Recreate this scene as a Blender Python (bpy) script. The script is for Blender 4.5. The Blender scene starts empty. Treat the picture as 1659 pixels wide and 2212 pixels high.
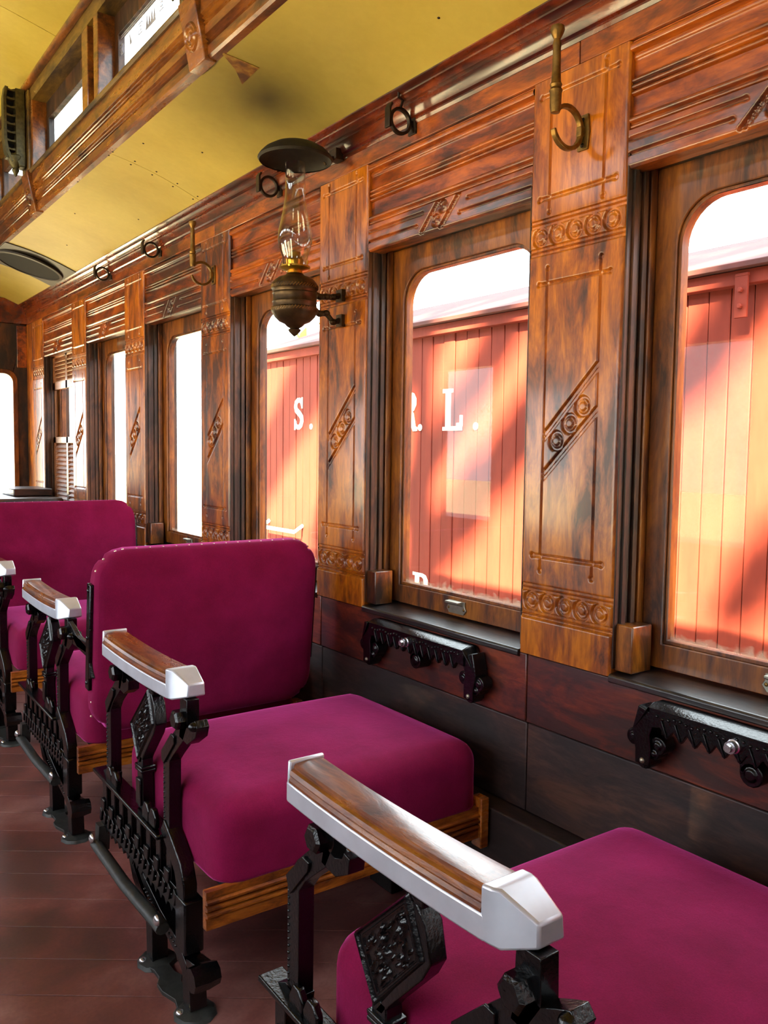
import bpy, bmesh, math, random
import numpy as np
from mathutils import Vector, Matrix
from mathutils.geometry import tessellate_polygon

random.seed(7); rng = np.random.default_rng(7)
SC = bpy.context.scene
COL = SC.collection

# ------------------------------------------------------------------ camera
cam_d = bpy.data.cameras.new('camera'); cam = bpy.data.objects.new('camera', cam_d); COL.objects.link(cam)
F_PX = 1818.2
cam_d.sensor_fit = 'HORIZONTAL'; cam_d.sensor_width = 36.0; cam_d.lens = 36.0 * F_PX / 1659.0
cam_d.clip_start = 0.02; cam_d.clip_end = 400
_yaw, _pitch, _roll = 0.62354, -0.072865, 0.013122
_f = Vector((math.sin(_yaw) * math.cos(_pitch), math.cos(_yaw) * math.cos(_pitch), math.sin(_pitch)))
_r = Vector((math.cos(_yaw), -math.sin(_yaw), 0)); _u = _r.cross(_f)
_r2 = math.cos(_roll) * _r + math.sin(_roll) * _u; _u2 = -math.sin(_roll) * _r + math.cos(_roll) * _u
_m = Matrix((_r2, _u2, -_f)).transposed().to_4x4(); _m.translation = (0, 0, 1.14)
cam.matrix_world = _m
SC.camera = cam

# ------------------------------------------------------------------ sky, sun, exposure
wd = bpy.data.worlds.new('world'); SC.world = wd; wd.use_nodes = True
bg = wd.node_tree.nodes['Background']
bg.inputs[0].default_value = (0.86, 0.94, 1.0, 1); bg.inputs[1].default_value = 8.5
sun_d = bpy.data.lights.new('sun', 'SUN'); sun = bpy.data.objects.new('sun', sun_d); COL.objects.link(sun)
SUN_DIR = Vector((1.0, 0.35, -1.1)).normalized()
sun.rotation_euler = SUN_DIR.to_track_quat('-Z', 'Y').to_euler(); sun.location = (-9, 0, 16)
sun_d.energy = 104.0; sun_d.color = (1.0, 0.90, 0.52); sun_d.angle = math.radians(0.6)
vs = SC.view_settings
vs.view_transform = 'Standard'; vs.look = 'None'; vs.gamma = 1.0; vs.use_curve_mapping = False
vs.exposure = 0.12
SC.cycles.use_denoising = True
SC.cycles.max_bounces = 7; SC.cycles.diffuse_bounces = 4; SC.cycles.glossy_bounces = 3; SC.cycles.transparent_max_bounces = 12
SC.cycles.use_adaptive_sampling = True; SC.cycles.adaptive_threshold = 0.06
SC.cycles.caustics_reflective = False; SC.cycles.caustics_refractive = False
SC.cycles.sample_clamp_indirect = 6.0

# ------------------------------------------------------------------ materials
def srgb(r, g, b):
    def c(v):
        v /= 255.0
        return v / 12.92 if v <= 0.04045 else ((v + 0.055) / 1.055) ** 2.4
    return (c(r), c(g), c(b), 1.0)

class NT:
    def __init__(s, name):
        s.mat = bpy.data.materials.new(name); s.mat.use_nodes = True
        s.t = s.mat.node_tree; s.n = s.t.nodes; s.l = s.t.links
        s.out = s.n['Material Output']; s.p = s.n['Principled BSDF']
    def add(s, kind, **kw):
        nd = s.n.new(kind)
        for k, v in kw.items(): setattr(nd, k, v)
        return nd
    def link(s, a, b): s.l.new(a, b)
    def coords(s, scale=(1, 1, 1), rand=True, kind='Object'):
        tc = s.add('ShaderNodeTexCoord'); mp = s.add('ShaderNodeMapping'); mp.inputs['Scale'].default_value = scale
        src = tc.outputs[kind]
        if rand:
            oi = s.add('ShaderNodeObjectInfo'); ad = s.add('ShaderNodeVectorMath', operation='ADD')
            mu = s.add('ShaderNodeMath', operation='MULTIPLY'); mu.inputs[1].default_value = 37.0
            s.link(oi.outputs['Random'], mu.inputs[0]); s.link(src, ad.inputs[0]); s.link(mu.outputs[0], ad.inputs[1]); src = ad.outputs[0]
        s.link(src, mp.inputs[0]); return mp.outputs[0]
    def noise(s, vec, scale, detail=4, rough=0.55, dist=0.0):
        n = s.add('ShaderNodeTexNoise'); n.inputs['Scale'].default_value = scale; n.inputs['Detail'].default_value = detail
        n.inputs['Roughness'].default_value = rough; n.inputs['Distortion'].default_value = dist
        s.link(vec, n.inputs['Vector']); return n.outputs['Fac']
    def ramp(s, fac, stops):
        r = s.add('ShaderNodeValToRGB'); e = r.color_ramp.elements
        e[0].position, e[0].color = stops[0][0], stops[0][1]; e[1].position, e[1].color = stops[-1][0], stops[-1][1]
        for p, c in stops[1:-1]:
            k = e.new(p); k.color = c
        s.link(fac, r.inputs[0]); return r.outputs[0]
    def mix(s, fac, a, b, mode='MIX'):
        m = s.add('ShaderNodeMix', data_type='RGBA', blend_type=mode)
        for sock, v in ((m.inputs['Factor'], fac), (m.inputs['A'], a), (m.inputs['B'], b)):
            if hasattr(v, 'links'): s.link(v, sock)
            else: sock.default_value = v
        # pick the colour sockets
        return m.outputs['Result']
    def bump(s, fac, strength=0.2, dist=0.002, prev=None):
        b = s.add('ShaderNodeBump'); b.inputs['Strength'].default_value = strength; b.inputs['Distance'].default_value = dist
        s.link(fac, b.inputs['Height'])
        if prev is not None: s.link(prev, b.inputs['Normal'])
        return b.outputs[0]
    def mixc(s, fac, a, b, mode='MIX'):
        m = s.add('ShaderNodeMixRGB', blend_type=mode)
        for sock, v in ((m.inputs[0], fac), (m.inputs[1], a), (m.inputs[2], b)):
            if isinstance(v, bpy.types.NodeSocket): s.link(v, sock)
            else: sock.default_value = v
        return m.outputs[0]
    def set(s, **kw):
        for k, v in kw.items():
            i = s.p.inputs[k.replace('_', ' ')]
            if isinstance(v, bpy.types.NodeSocket): s.link(v, i)
            else: i.default_value = v
        return s.mat

def wood(name, light, mid, dark, axis='z', rough=0.28, coat=0.6, patch=0.5, scale=1.0, bumps=0.25):
    m = NT(name)
    st = {'x': (0.12, 1, 1), 'y': (1, 0.12, 1), 'z': (1, 1, 0.12)}[axis]
    v = m.coords(st); v2 = m.coords(tuple(0.30 if k < 1 else 1 for k in st))
    broad = m.noise(v2, 3.2 * scale, 2, 0.6, 0.3)
    grain = m.noise(v, 70 * scale, 3, 0.6, 0.4)
    mott = m.noise(v2, 16 * scale, 5, 0.68, 0.5)
    fine = m.noise(v, 260 * scale, 2, 0.5)
    ms = m.add('ShaderNodeMath', operation='MULTIPLY_ADD'); m.link(broad, ms.inputs[0]); ms.inputs[1].default_value = 0.45; m.link(mott, ms.inputs[2])
    sb = m.add('ShaderNodeMath', operation='SUBTRACT'); m.link(ms.outputs[0], sb.inputs[0]); sb.inputs[1].default_value = 0.225; mott = sb.outputs[0]
    big = m.ramp(mott, [(patch - 0.12, dark), (patch, mid), (patch + 0.13, light)])
    gr = m.ramp(grain, [(0.3, (0.50, 0.42, 0.34, 1)), (0.6, (1, 1, 1, 1))])
    c = m.mixc(0.75, big, gr, 'MULTIPLY')
    fr = m.ramp(fine, [(0.35, (0.7, 0.66, 0.6, 1)), (0.6, (1, 1, 1, 1))])
    c = m.mixc(0.5, c, fr, 'MULTIPLY')
    r = m.ramp(mott, [(0.35, (rough + 0.12,) * 3 + (1,)), (0.65, (rough,) * 3 + (1,))])
    b = m.bump(grain, bumps, 0.0015); b = m.bump(mott, 0.25, 0.004, b)
    return m.set(Base_Color=c, Roughness=r, Normal=b, Coat_Weight=coat, Coat_Roughness=0.12)

M = {}
M['wood_v'] = wood('varnished_wood_upright', srgb(200, 116, 15), srgb(152, 76, 10), srgb(74, 30, 9), 'z', patch=0.47, coat=0.4)
M['wood_h'] = wood('varnished_wood_level', srgb(178, 90, 16), srgb(130, 57, 12), srgb(64, 23, 10), 'y', patch=0.49, coat=0.4)
M['cornice'] = wood('cornice_wood', srgb(140, 64, 26), srgb(112, 46, 20), srgb(62, 22, 12), 'y', rough=0.22, patch=0.5)
M['sash'] = wood('sash_wood', srgb(150, 88, 22), srgb(118, 62, 16), srgb(62, 30, 11), 'z', rough=0.38, coat=0.3, patch=0.48)
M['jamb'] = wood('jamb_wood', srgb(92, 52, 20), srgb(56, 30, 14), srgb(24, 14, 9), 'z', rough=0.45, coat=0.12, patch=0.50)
M['sill'] = wood('sill_wood', srgb(62, 48, 40), srgb(42, 32, 30), srgb(22, 17, 18), 'y', rough=0.32, coat=0.4, patch=0.55)
M['wains'] = wood('red_brown_wainscot', srgb(132, 58, 30), srgb(98, 38, 24), srgb(58, 24, 20), 'y', rough=0.36, coat=0.4, patch=0.52)
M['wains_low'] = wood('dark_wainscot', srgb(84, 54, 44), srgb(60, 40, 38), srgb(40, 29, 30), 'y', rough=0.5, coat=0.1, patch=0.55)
M['clere'] = wood('clerestory_wood', srgb(156, 96, 36), srgb(120, 66, 26), srgb(66, 34, 16), 'y', rough=0.25, coat=0.5, patch=0.48)
M['olive'] = wood('olive_brown_wood', srgb(120, 92, 34), srgb(92, 68, 26), srgb(52, 36, 16), 'y', rough=0.4, coat=0.2, patch=0.48)
M['block'] = wood('worn_block_wood', srgb(158, 92, 22), srgb(100, 54, 15), srgb(40, 21, 10), 'z', patch=0.52)
M['oak'] = wood('seat_rail_oak', srgb(196, 116, 40), srgb(160, 86, 26), srgb(96, 42, 14), 'x', rough=0.25, coat=0.7, patch=0.46, scale=1.5)
M['arm_wood'] = wood('armrest_wood', srgb(150, 84, 30), srgb(118, 56, 20), srgb(70, 28, 12), 'y', rough=0.26, coat=0.5, patch=0.47, scale=1.6, bumps=0.12)
M['shutter'] = wood('shutter_wood', srgb(170, 108, 64), srgb(140, 84, 48), srgb(96, 52, 30), 'y', rough=0.4, coat=0.2, patch=0.45)
M['locker'] = wood('locker_wood', srgb(74, 42, 26), srgb(56, 30, 20), srgb(32, 18, 14), 'x', rough=0.35, coat=0.4, patch=0.5)

def floor_mat():
    m = NT('painted_floor')
    v = m.coords((1, 1, 1), rand=False); n = m.noise(v, 3.2, 6, 0.6, 0.3); f = m.noise(v, 120, 3, 0.6)
    g = m.noise(m.coords((1, 1, 1)), 1.3, 2)
    c = m.ramp(n, [(0.36, srgb(92, 60, 56)), (0.5, srgb(120, 70, 65)), (0.66, srgb(150, 104, 98))])
    c = m.mixc(0.35, c, m.ramp(f, [(0.35, (0.6, 0.6, 0.6, 1)), (0.6, (1, 1, 1, 1))]), 'MULTIPLY')
    c = m.mixc(0.35, c, m.ramp(g, [(0.3, (0.7, 0.7, 0.7, 1)), (0.7, (1.1, 1.05, 1.05, 1))]), 'MULTIPLY')
    r = m.ramp(n, [(0.35, (0.34,) * 3 + (1,)), (0.65, (0.46,) * 3 + (1,))])
    return m.set(Base_Color=c, Roughness=r, Normal=m.bump(f, 0.15, 0.001))
M['floor'] = floor_mat()

def ceil_mat():
    m = NT('yellow_ceiling_paint')
    tc = m.add('ShaderNodeTexCoord'); v = tc.outputs['Object']
    n = m.noise(v, 2.0, 5, 0.6, 0.2); f = m.noise(v, 40, 3, 0.6)
    c = m.ramp(n, [(0.35, srgb(192, 170, 78)), (0.65, srgb(208, 188, 96))])
    c = m.mixc(0.18, c, m.ramp(f, [(0.35, (0.75, 0.72, 0.6, 1)), (0.65, (1, 1, 1, 1))]), 'MULTIPLY')
    def spot(cx, cy, r0, r1, sx=1.0, sy=1.0):
        mp = m.add('ShaderNodeMapping'); mp.vector_type = 'POINT'
        mp.inputs['Location'].default_value = (-cx * sx, -cy * sy, 0); mp.inputs['Scale'].default_value = (sx, sy, 0)
        m.link(v, mp.inputs[0])
        ln = m.add('ShaderNodeVectorMath', operation='LENGTH'); m.link(mp.outputs[0], ln.inputs[0])
        ad = m.add('ShaderNodeMath', operation='MULTIPLY_ADD'); m.link(n, ad.inputs[0]); ad.inputs[1].default_value = 0.10
        m.link(ln.outputs['Value'], ad.inputs[2])
        return m.ramp(ad.outputs[0], [(r0, (1, 1, 1, 1)), ((r0 * 2 + r1) / 3, (0.55, 0.55, 0.55, 1)), (r1, (0, 0, 0, 1))])
    c = m.mixc(spot(1.18, 2.24, 0.03, 0.52, 1.15, 0.8), c, srgb(34, 26, 10))      # lamp soot
    return m.set(Base_Color=c, Roughness=0.5, Specular_IOR_Level=0.4, Normal=m.bump(f, 0.05, 0.001))
M['ceil'] = ceil_mat()
mm = NT('brown_damp_stain'); _v = mm.coords((1, 1, 1), rand=False)
M['stain'] = mm.set(Base_Color=mm.ramp(mm.noise(_v, 22, 4), [(0.38, srgb(150, 120, 44)), (0.5, srgb(120, 76, 24)), (0.64, srgb(74, 40, 16))]), Roughness=0.55)

def simple(name, col, rough=0.5, metal=0.0, bscale=None, bstr=0.2, var=0.25, **kw):
    m = NT(name); v = m.coords((1, 1, 1)); n = m.noise(v, bscale or 30, 4)
    d = tuple(x * (1 - var) for x in col[:3]) + (1,); l = tuple(min(1, x * (1 + var)) for x in col[:3]) + (1,)
    c = m.ramp(n, [(0.35, d), (0.65, l)])
    args = dict(Base_Color=c, Roughness=rough, Metallic=metal, **kw)
    if bscale: args['Normal'] = m.bump(n, bstr, 0.002)
    return m.set(**args)
M['iron'] = simple('black_enamelled_iron', srgb(5, 5, 7), 0.20, 0.0, 170, 0.45, 0.3, Specular_IOR_Level=0.5)
M['iron_dusty'] = simple('dusty_iron', srgb(40, 40, 38), 0.5, 0.0, 60, 0.3, 0.4)
M['iron_dark'] = simple('dark_hook_iron', srgb(46, 34, 24), 0.42, 0.6, 60, 0.25, 0.3)
M['brass'] = simple('aged_brass', srgb(120, 90, 42), 0.42, 0.75, 60, 0.25, 0.35)
M['brass_dark'] = simple('tarnished_bronze', srgb(66, 50, 32), 0.42, 0.7, 50, 0.2, 0.35)
M['gold'] = simple('bright_burner_brass', srgb(190, 150, 60), 0.3, 0.9, 50, 0.1, 0.2)
M['bell'] = simple('dark_smoke_bell', srgb(34, 28, 20), 0.6, 0.3, 50, 0.2, 0.3)
M['alu'] = simple('cast_aluminium', srgb(214, 216, 226), 0.36, 0.6, 14, 0.06, 0.08)
M['steel'] = simple('bright_steel', srgb(205, 205, 210), 0.25, 0.9, 20, 0.05, 0.05)
M['nickel'] = simple('worn_nickel', srgb(150, 145, 130), 0.35, 0.8, 40, 0.1, 0.15)
M['black'] = simple('flat_black', srgb(8, 8, 8), 0.8)
M['plate'] = simple('grey_flue_plate', srgb(66, 60, 54), 0.5, 0.4, 20, 0.1, 0.15)
M['greenish'] = simple('green_bronze_casting', srgb(70, 64, 36), 0.45, 0.5, 60, 0.3, 0.35)
M['tack'] = simple('silver_tack', srgb(215, 200, 180), 0.3, 0.8)
M['red'] = None
def fabric():
    m = NT('magenta_plush'); v = m.coords((1, 1, 1))
    n = m.noise(v, 9, 4, 0.6); f = m.noise(v, 420, 2, 0.7); w = m.noise(v, 60, 3, 0.6)
    c = m.ramp(n, [(0.3, srgb(112, 8, 52)), (0.7, srgb(134, 16, 68))])
    c = m.mixc(0.4, c, m.ramp(f, [(0.3, (0.55, 0.5, 0.55, 1)), (0.7, (1.15, 1.1, 1.1, 1))]), 'MULTIPLY')
    b = m.bump(f, 0.35, 0.001); b = m.bump(w, 0.15, 0.003, b)
    return m.set(Base_Color=c, Roughness=0.92, Normal=b, Specular_IOR_Level=0.15, Sheen_Weight=1.0, Sheen_Roughness=0.30, Sheen_Tint=srgb(250, 100, 195))
M['plush'] = fabric()
def boxcar_paint():
    m = NT('boxcar_red_paint'); v = m.coords((1, 1, 0.2)); n = m.noise(v, 8, 4); f = m.noise(v, 60, 3)
    c = m.ramp(n, [(0.3, srgb(110, 40, 31)), (0.7, srgb(124, 47, 36))])
    c = m.mixc(0.3, c, m.ramp(f, [(0.3, (0.7, 0.7, 0.7, 1)), (0.65, (1, 1, 1, 1))]), 'MULTIPLY')
    return m.set(Base_Color=c, Roughness=0.7, Specular_IOR_Level=0.15, Normal=m.bump(f, 0.15, 0.002))
M['red'] = boxcar_paint()
M['roof_red'] = simple('darkened_roof_red', srgb(74, 24, 22), 0.8, 0, 6, 0.2, 0.35)  # roof red darkened so that full sun does not bleach it
M['white'] = simple('white_paint', srgb(238, 234, 226), 0.5, 0, 30, 0.05, 0.04)
M['ground'] = simple('pale_gravel', srgb(188, 176, 156), 0.9, 0, 14, 0.6, 0.15)
M['bark'] = simple('bark', srgb(90, 72, 54), 0.9, 0, 8, 0.6, 0.3)
def leaf_mat():
    m = NT('leaf'); v = m.coords((1, 1, 1)); n = m.noise(v, 3, 3)
    c = m.ramp(n, [(0.35, srgb(96, 112, 30)), (0.65, srgb(168, 160, 56))])
    return m.set(Base_Color=c, Roughness=0.6)
M['leaf'] = leaf_mat()
def glass(name, tint=(0.97, 0.99, 0.98, 1), ior=1.45, dirt=0.0, power=4.0, f0=0.010):
    m = NT(name); m.n.remove(m.p)
    tr = m.add('ShaderNodeBsdfTransparent'); tr.inputs[0].default_value = tint
    gl = m.add('ShaderNodeBsdfGlossy'); gl.inputs['Roughness'].default_value = 0.02
    lw = m.add('ShaderNodeLayerWeight'); lw.inputs['Blend'].default_value = 0.5
    pw_ = m.add('ShaderNodeMath', operation='POWER'); pw_.inputs[1].default_value = power; m.link(lw.outputs['Facing'], pw_.inputs[0])
    fr = m.add('ShaderNodeMapRange'); m.link(pw_.outputs[0], fr.inputs[0])
    fr.inputs[3].default_value = f0; fr.inputs[4].default_value = 0.85
    mx = m.add('ShaderNodeMixShader'); m.link(fr.outputs[0], mx.inputs[0]); m.link(tr.outputs[0], mx.inputs[1]); m.link(gl.outputs[0], mx.inputs[2])
    res = mx.outputs[0]
    if dirt:
        tc = m.add('ShaderNodeTexCoord'); sp = m.add('ShaderNodeSeparateXYZ'); m.link(tc.outputs['Object'], sp.inputs[0])
        n = m.noise(tc.outputs['Object'], 26, 5, 0.7, 0.5)
        hz = m.add('ShaderNodeMapRange'); m.link(sp.outputs['Z'], hz.inputs[0])
        hz.inputs[1].default_value = 0.785; hz.inputs[2].default_value = 0.752; hz.inputs[3].default_value = 0.0; hz.inputs[4].default_value = 0.55
        ad = m.add('ShaderNodeMath', operation='ADD'); m.link(hz.outputs[0], ad.inputs[0]); m.link(n, ad.inputs[1])
        k = m.ramp(ad.outputs[0], [(0.80, (0.0,) * 3 + (1,)), (1.04, (0.42,) * 3 + (1,))])
        df = m.add('ShaderNodeBsdfDiffuse'); df.inputs[0].default_value = srgb(220, 205, 180)
        m2 = m.add('ShaderNodeMixShader'); m.link(k, m2.inputs[0]); m.link(res, m2.inputs[1]); m.link(df.outputs[0], m2.inputs[2]); res = m2.outputs[0]
    m.link(res, m.out.inputs[0]); return m.mat
M['glass'] = glass('window_glass', dirt=1.0)
M['glass_clean'] = glass('clerestory_glass')
M['chimney'] = glass('lamp_chimney_glass', tint=(0.94, 0.95, 0.94, 1), power=2.2, f0=0.06)
M['etch'] = simple('etched_lines', srgb(150, 150, 165), 0.6)

# ------------------------------------------------------------------ mesh helpers
class MB:
    def __init__(s): s.v = []; s.f = []
    def add(s, vs, fs):
        o = len(s.v); s.v.extend([tuple(map(float, p)) for p in vs]); s.f.extend([tuple(i + o for i in f) for f in fs]); return s
    def box(s, x0, x1, y0, y1, z0, z1):
        return s.add([(x0, y0, z0), (x1, y0, z0), (x1, y1, z0), (x0, y1, z0), (x0, y0, z1), (x1, y0, z1), (x1, y1, z1), (x0, y1, z1)],
                     [(0, 3, 2, 1), (4, 5, 6, 7), (0, 1, 5, 4), (1, 2, 6, 5), (2, 3, 7, 6), (3, 0, 4, 7)])
    def hexa(s, rings):
        n = len(rings[0]); vs = [p for r in rings for p in r]; fs = [tuple(reversed(range(n))), tuple(range(n * (len(rings) - 1), n * len(rings)))]
        for k in range(len(rings) - 1):
            for i in range(n):
                j = (i + 1) % n; fs.append((k * n + i, k * n + j, k * n + n + j, k * n + n + i))
        return s.add(vs, fs)
    def tube(s, pts, r, n=10, sy=1.0):
        pts = [Vector(p) for p in pts]; rs = r if hasattr(r, '__len__') else [r] * len(pts); rings = []
        up = None
        for i, p in enumerate(pts):
            t = (pts[min(i + 1, len(pts) - 1)] - pts[max(i - 1, 0)]).normalized()
            if up is None:
                up = Vector((0, 0, 1)) if abs(t.z) < 0.9 else Vector((0, 1, 0))
            a = t.cross(up).normalized(); b = a.cross(t).normalized(); up = b
            rings.append([p + rs[i] * (math.cos(q) * a + sy * math.sin(q) * b) for q in [2 * math.pi * k / n for k in range(n)]])
        return s.hexa(rings)
    def lathe(s, prof, c=(0, 0, 0), n=28, axis='z'):
        vs = []; fs = []; m = len(prof)
        for (r, z) in prof:
            for k in range(n):
                q = 2 * math.pi * k / n; p = (r * math.cos(q), r * math.sin(q), z)
                if axis == 'x': p = (z, p[0], p[1])
                elif axis == 'y': p = (p[0], z, p[1])
                vs.append((p[0] + c[0], p[1] + c[1], p[2] + c[2]))
        for i in range(m - 1):
            for k in range(n):
                j = (k + 1) % n; fs.append((i * n + k, i * n + j, (i + 1) * n + j, (i + 1) * n + k))
        return s.add(vs, fs)
    def prism(s, poly, a, b, plane='yz'):
        n = len(poly)
        def P(u, w, t): return {'yz': (t, u, w), 'xz': (u, t, w), 'xy': (u, w, t)}[plane]
        vs = [P(u, w, a) for u, w in poly] + [P(u, w, b) for u, w in poly]
        fs = [(i, (i + 1) % n, n + (i + 1) % n, n + i) for i in range(n)]
        for tri in tessellate_polygon([[Vector((u, w, 0)) for u, w in poly]]):
            fs.append(tuple(tri)); fs.append(tuple(n + k for k in reversed(tri)))
        return s.add(vs, fs)
    def plate_hole(s, outer, hole, a, b, plane='yz'):
        no, nh = len(outer), len(hole); allp = outer + hole; n = no + nh
        def P(u, w, t): return {'yz': (t, u, w), 'xz': (u, t, w), 'xy': (u, w, t)}[plane]
        vs = [P(u, w, a) for u, w in allp] + [P(u, w, b) for u, w in allp]; fs = []
        for tri in tessellate_polygon([[Vector((u, w, 0)) for u, w in outer], [Vector((u, w, 0)) for u, w in hole]]):
            fs.append(tuple(tri)); fs.append(tuple(n + k for k in reversed(tri)))
        for i in range(no): j = (i + 1) % no; fs.append((i, j, n + j, n + i))
        for i in range(nh): j = (i + 1) % nh; fs.append((no + i, no + j, n + no + j, n + no + i))
        return s.add(vs, fs)
    def ribbon(s, path, w, a, b, plane='yz'):
        L = []; R = []; ws = w if hasattr(w, '__len__') else [w] * len(path)
        for i, (u, v) in enumerate(path):
            p0 = path[max(0, i - 1)]; p1 = path[min(len(path) - 1, i + 1)]
            d = Vector((p1[0] - p0[0], p1[1] - p0[1])).normalized(); nrm = (-d.y, d.x); h = ws[i] / 2
            L.append((u + nrm[0] * h, v + nrm[1] * h)); R.append((u - nrm[0] * h, v - nrm[1] * h))
        def P(u, v, t): return {'yz': (t, u, v), 'xz': (u, t, v), 'xy': (u, v, t)}[plane]
        rings = [[P(*L[i], a), P(*R[i], a), P(*R[i], b), P(*L[i], b)] for i in range(len(path))]
        return s.hexa(rings)
    def hexbolt(s, c, r, h, axis='x', n=6, cap=True):
        pr = [(0.0001, 0), (r, 0), (r, h * 0.8), (r * 0.75, h), (0.0001, h)]
        return s.lathe(pr, c, n, axis)
    def dome(s, c, r, h, axis='x', n=12):
        pr = [(r * math.cos(q), h * math.sin(q)) for q in [i * math.pi / 8 for i in range(4)]] + [(0.0001, h)]
        return s.lathe(pr, c, n, axis)
    def grid(s, P, flip=False):
        nu, nv = P.shape[:2]; o = len(s.v)
        s.v.extend([tuple(p) for p in P.reshape(-1, 3).tolist()])
        idx = (np.arange(nu * nv) + o).reshape(nu, nv)
        q = np.stack([idx[:-1, :-1], idx[1:, :-1], idx[1:, 1:], idx[:-1, 1:]], -1).reshape(-1, 4)
        if flip: q = q[:, ::-1]
        s.f.extend([tuple(k) for k in q.tolist()]); return s
    def mesh(s, name, angle=38):
        me = bpy.data.meshes.new(name); me.from_pydata(s.v, [], s.f); me.validate()
        bm = bmesh.new(); bm.from_mesh(me); bmesh.ops.recalc_face_normals(bm, faces=bm.faces); bm.to_mesh(me); bm.free()
        me.polygons.foreach_set('use_smooth', [True] * len(me.polygons))
        me.set_sharp_from_angle(angle=math.radians(angle)); return me
    def build(s, name, mat, parent=None, bevel=0, angle=38, loc=None):
        o = bpy.data.objects.new(name, s.mesh(name, angle)); COL.objects.link(o)
        if mat is not None: o.data.materials.append(M[mat] if isinstance(mat, str) else mat)
        if parent is not None: o.parent = parent
        if loc is not None: o.location = loc
        if bevel:
            b = o.modifiers.new('bevel', 'BEVEL'); b.width = bevel; b.segments = 2; b.limit_method = 'ANGLE'; b.angle_limit = math.radians(40)
        return o

def empty(name, loc=(0, 0, 0), parent=None, rz=0):
    o = bpy.data.objects.new(name, None); COL.objects.link(o); o.location = loc; o.rotation_euler = (0, 0, rz); o.empty_display_size = 0.1
    if parent is not None: o.parent = parent
    return o
def tag(o, label=None, cat=None, group=None, kind=None):
    if label: o['label'] = label
    if cat: o['category'] = cat
    if group: o['group'] = group
    if kind: o['kind'] = kind
    return o
def inst(src, name, parent=None, loc=(0, 0, 0), scale=None, rot=None):
    c = src.copy(); c.name = name; COL.objects.link(c); c.parent = parent; c.location = loc
    if scale: c.scale = scale
    if rot: c.rotation_euler = rot
    return c
def copy_tree(o, parent=None):
    c = o.copy(); COL.objects.link(c); c.parent = parent
    for ch in [k for k in bpy.data.objects if k.parent is o]: copy_tree(ch, c)
    return c

def rounded_box(sx, sy, sz, r, n=14, crown=0.0, flat_base=False):
    """box centred on x,y with its base at z=0, edges rounded by r, top slightly crowned"""
    mb = MB(); lin = np.linspace(-1, 1, n + 1); lin = np.sign(lin) * np.abs(lin) ** 0.6
    H = np.array([sx / 2, sy / 2, sz / 2])
    for ax in range(3):
        for sg in (-1, 1):
            a, b = [k for k in range(3) if k != ax]
            U, V = np.meshgrid(lin, lin, indexing='ij'); P = np.zeros(U.shape + (3,))
            P[..., a] = U * H[a]; P[..., b] = V * H[b]; P[..., ax] = sg * H[ax]
            inner = np.clip(P, -(H - r), H - r)
            if flat_base: inner[..., 2] = np.where(P[..., 2] < 0, P[..., 2], inner[..., 2])
            d = P - inner; L = np.linalg.norm(d, axis=-1, keepdims=True)
            Q = inner + d / np.maximum(L, 1e-9) * r
            cr = crown * (1 - (Q[..., 0] / H[0]) ** 2) * (1 - (Q[..., 1] / H[1]) ** 2) * np.clip(Q[..., 2] / H[2], 0, 1)
            Q[..., 2] += cr + H[2]
            mb.grid(Q)
    return mb
def weld(o, d=1e-5):
    bm = bmesh.new(); bm.from_mesh(o.data); bmesh.ops.remove_doubles(bm, verts=bm.verts, dist=d)
    bmesh.ops.recalc_face_normals(bm, faces=bm.faces); bm.to_mesh(o.data); bm.free(); return o

# ------------------------------------------------------------------ dimensions of the car
XW = 1.40                      # inner face of the wall posts
XC = 0.28                      # centre line
PITCH = 0.918
POST_C = [1.262 + PITCH * k for k in range(-4, 5)]     # post centres
HALF = 0.1325
YB, YE = -2.55, 6.15           # rear and far ends
Z_SILL, Z_LINT, Z_PTOP, Z_FRZ, Z_CEIL = 0.680, 1.711, 1.958, 2.012, 2.086

# ---- engraving helpers (depth fields)
def seg_d(U, Z, a, b):
    ax, az = a; bx, bz = b; dx, dz = bx - ax, bz - az; t = np.clip(((U - ax) * dx + (Z - az) * dz) / (dx * dx + dz * dz), 0, 1)
    return np.hypot(U - ax - t * dx, Z - az - t * dz)
def groove(D, d, w, depth): return np.maximum(D, 1.7 * depth * np.clip(1 - (d / w) ** 2, 0, 1))
def ring(D, U, Z, c, r):
    q = np.hypot(U - c[0], Z - c[1])
    D = groove(D, np.abs(q - r), 0.0045, 0.0042); D = groove(D, np.abs(q - r * 0.62), 0.0035, 0.0026); return D
def dot(D, U, Z, c, r=0.007): 
    q = np.hypot(U - c[0], Z - c[1]); return groove(D, q, r, 0.005)

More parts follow.
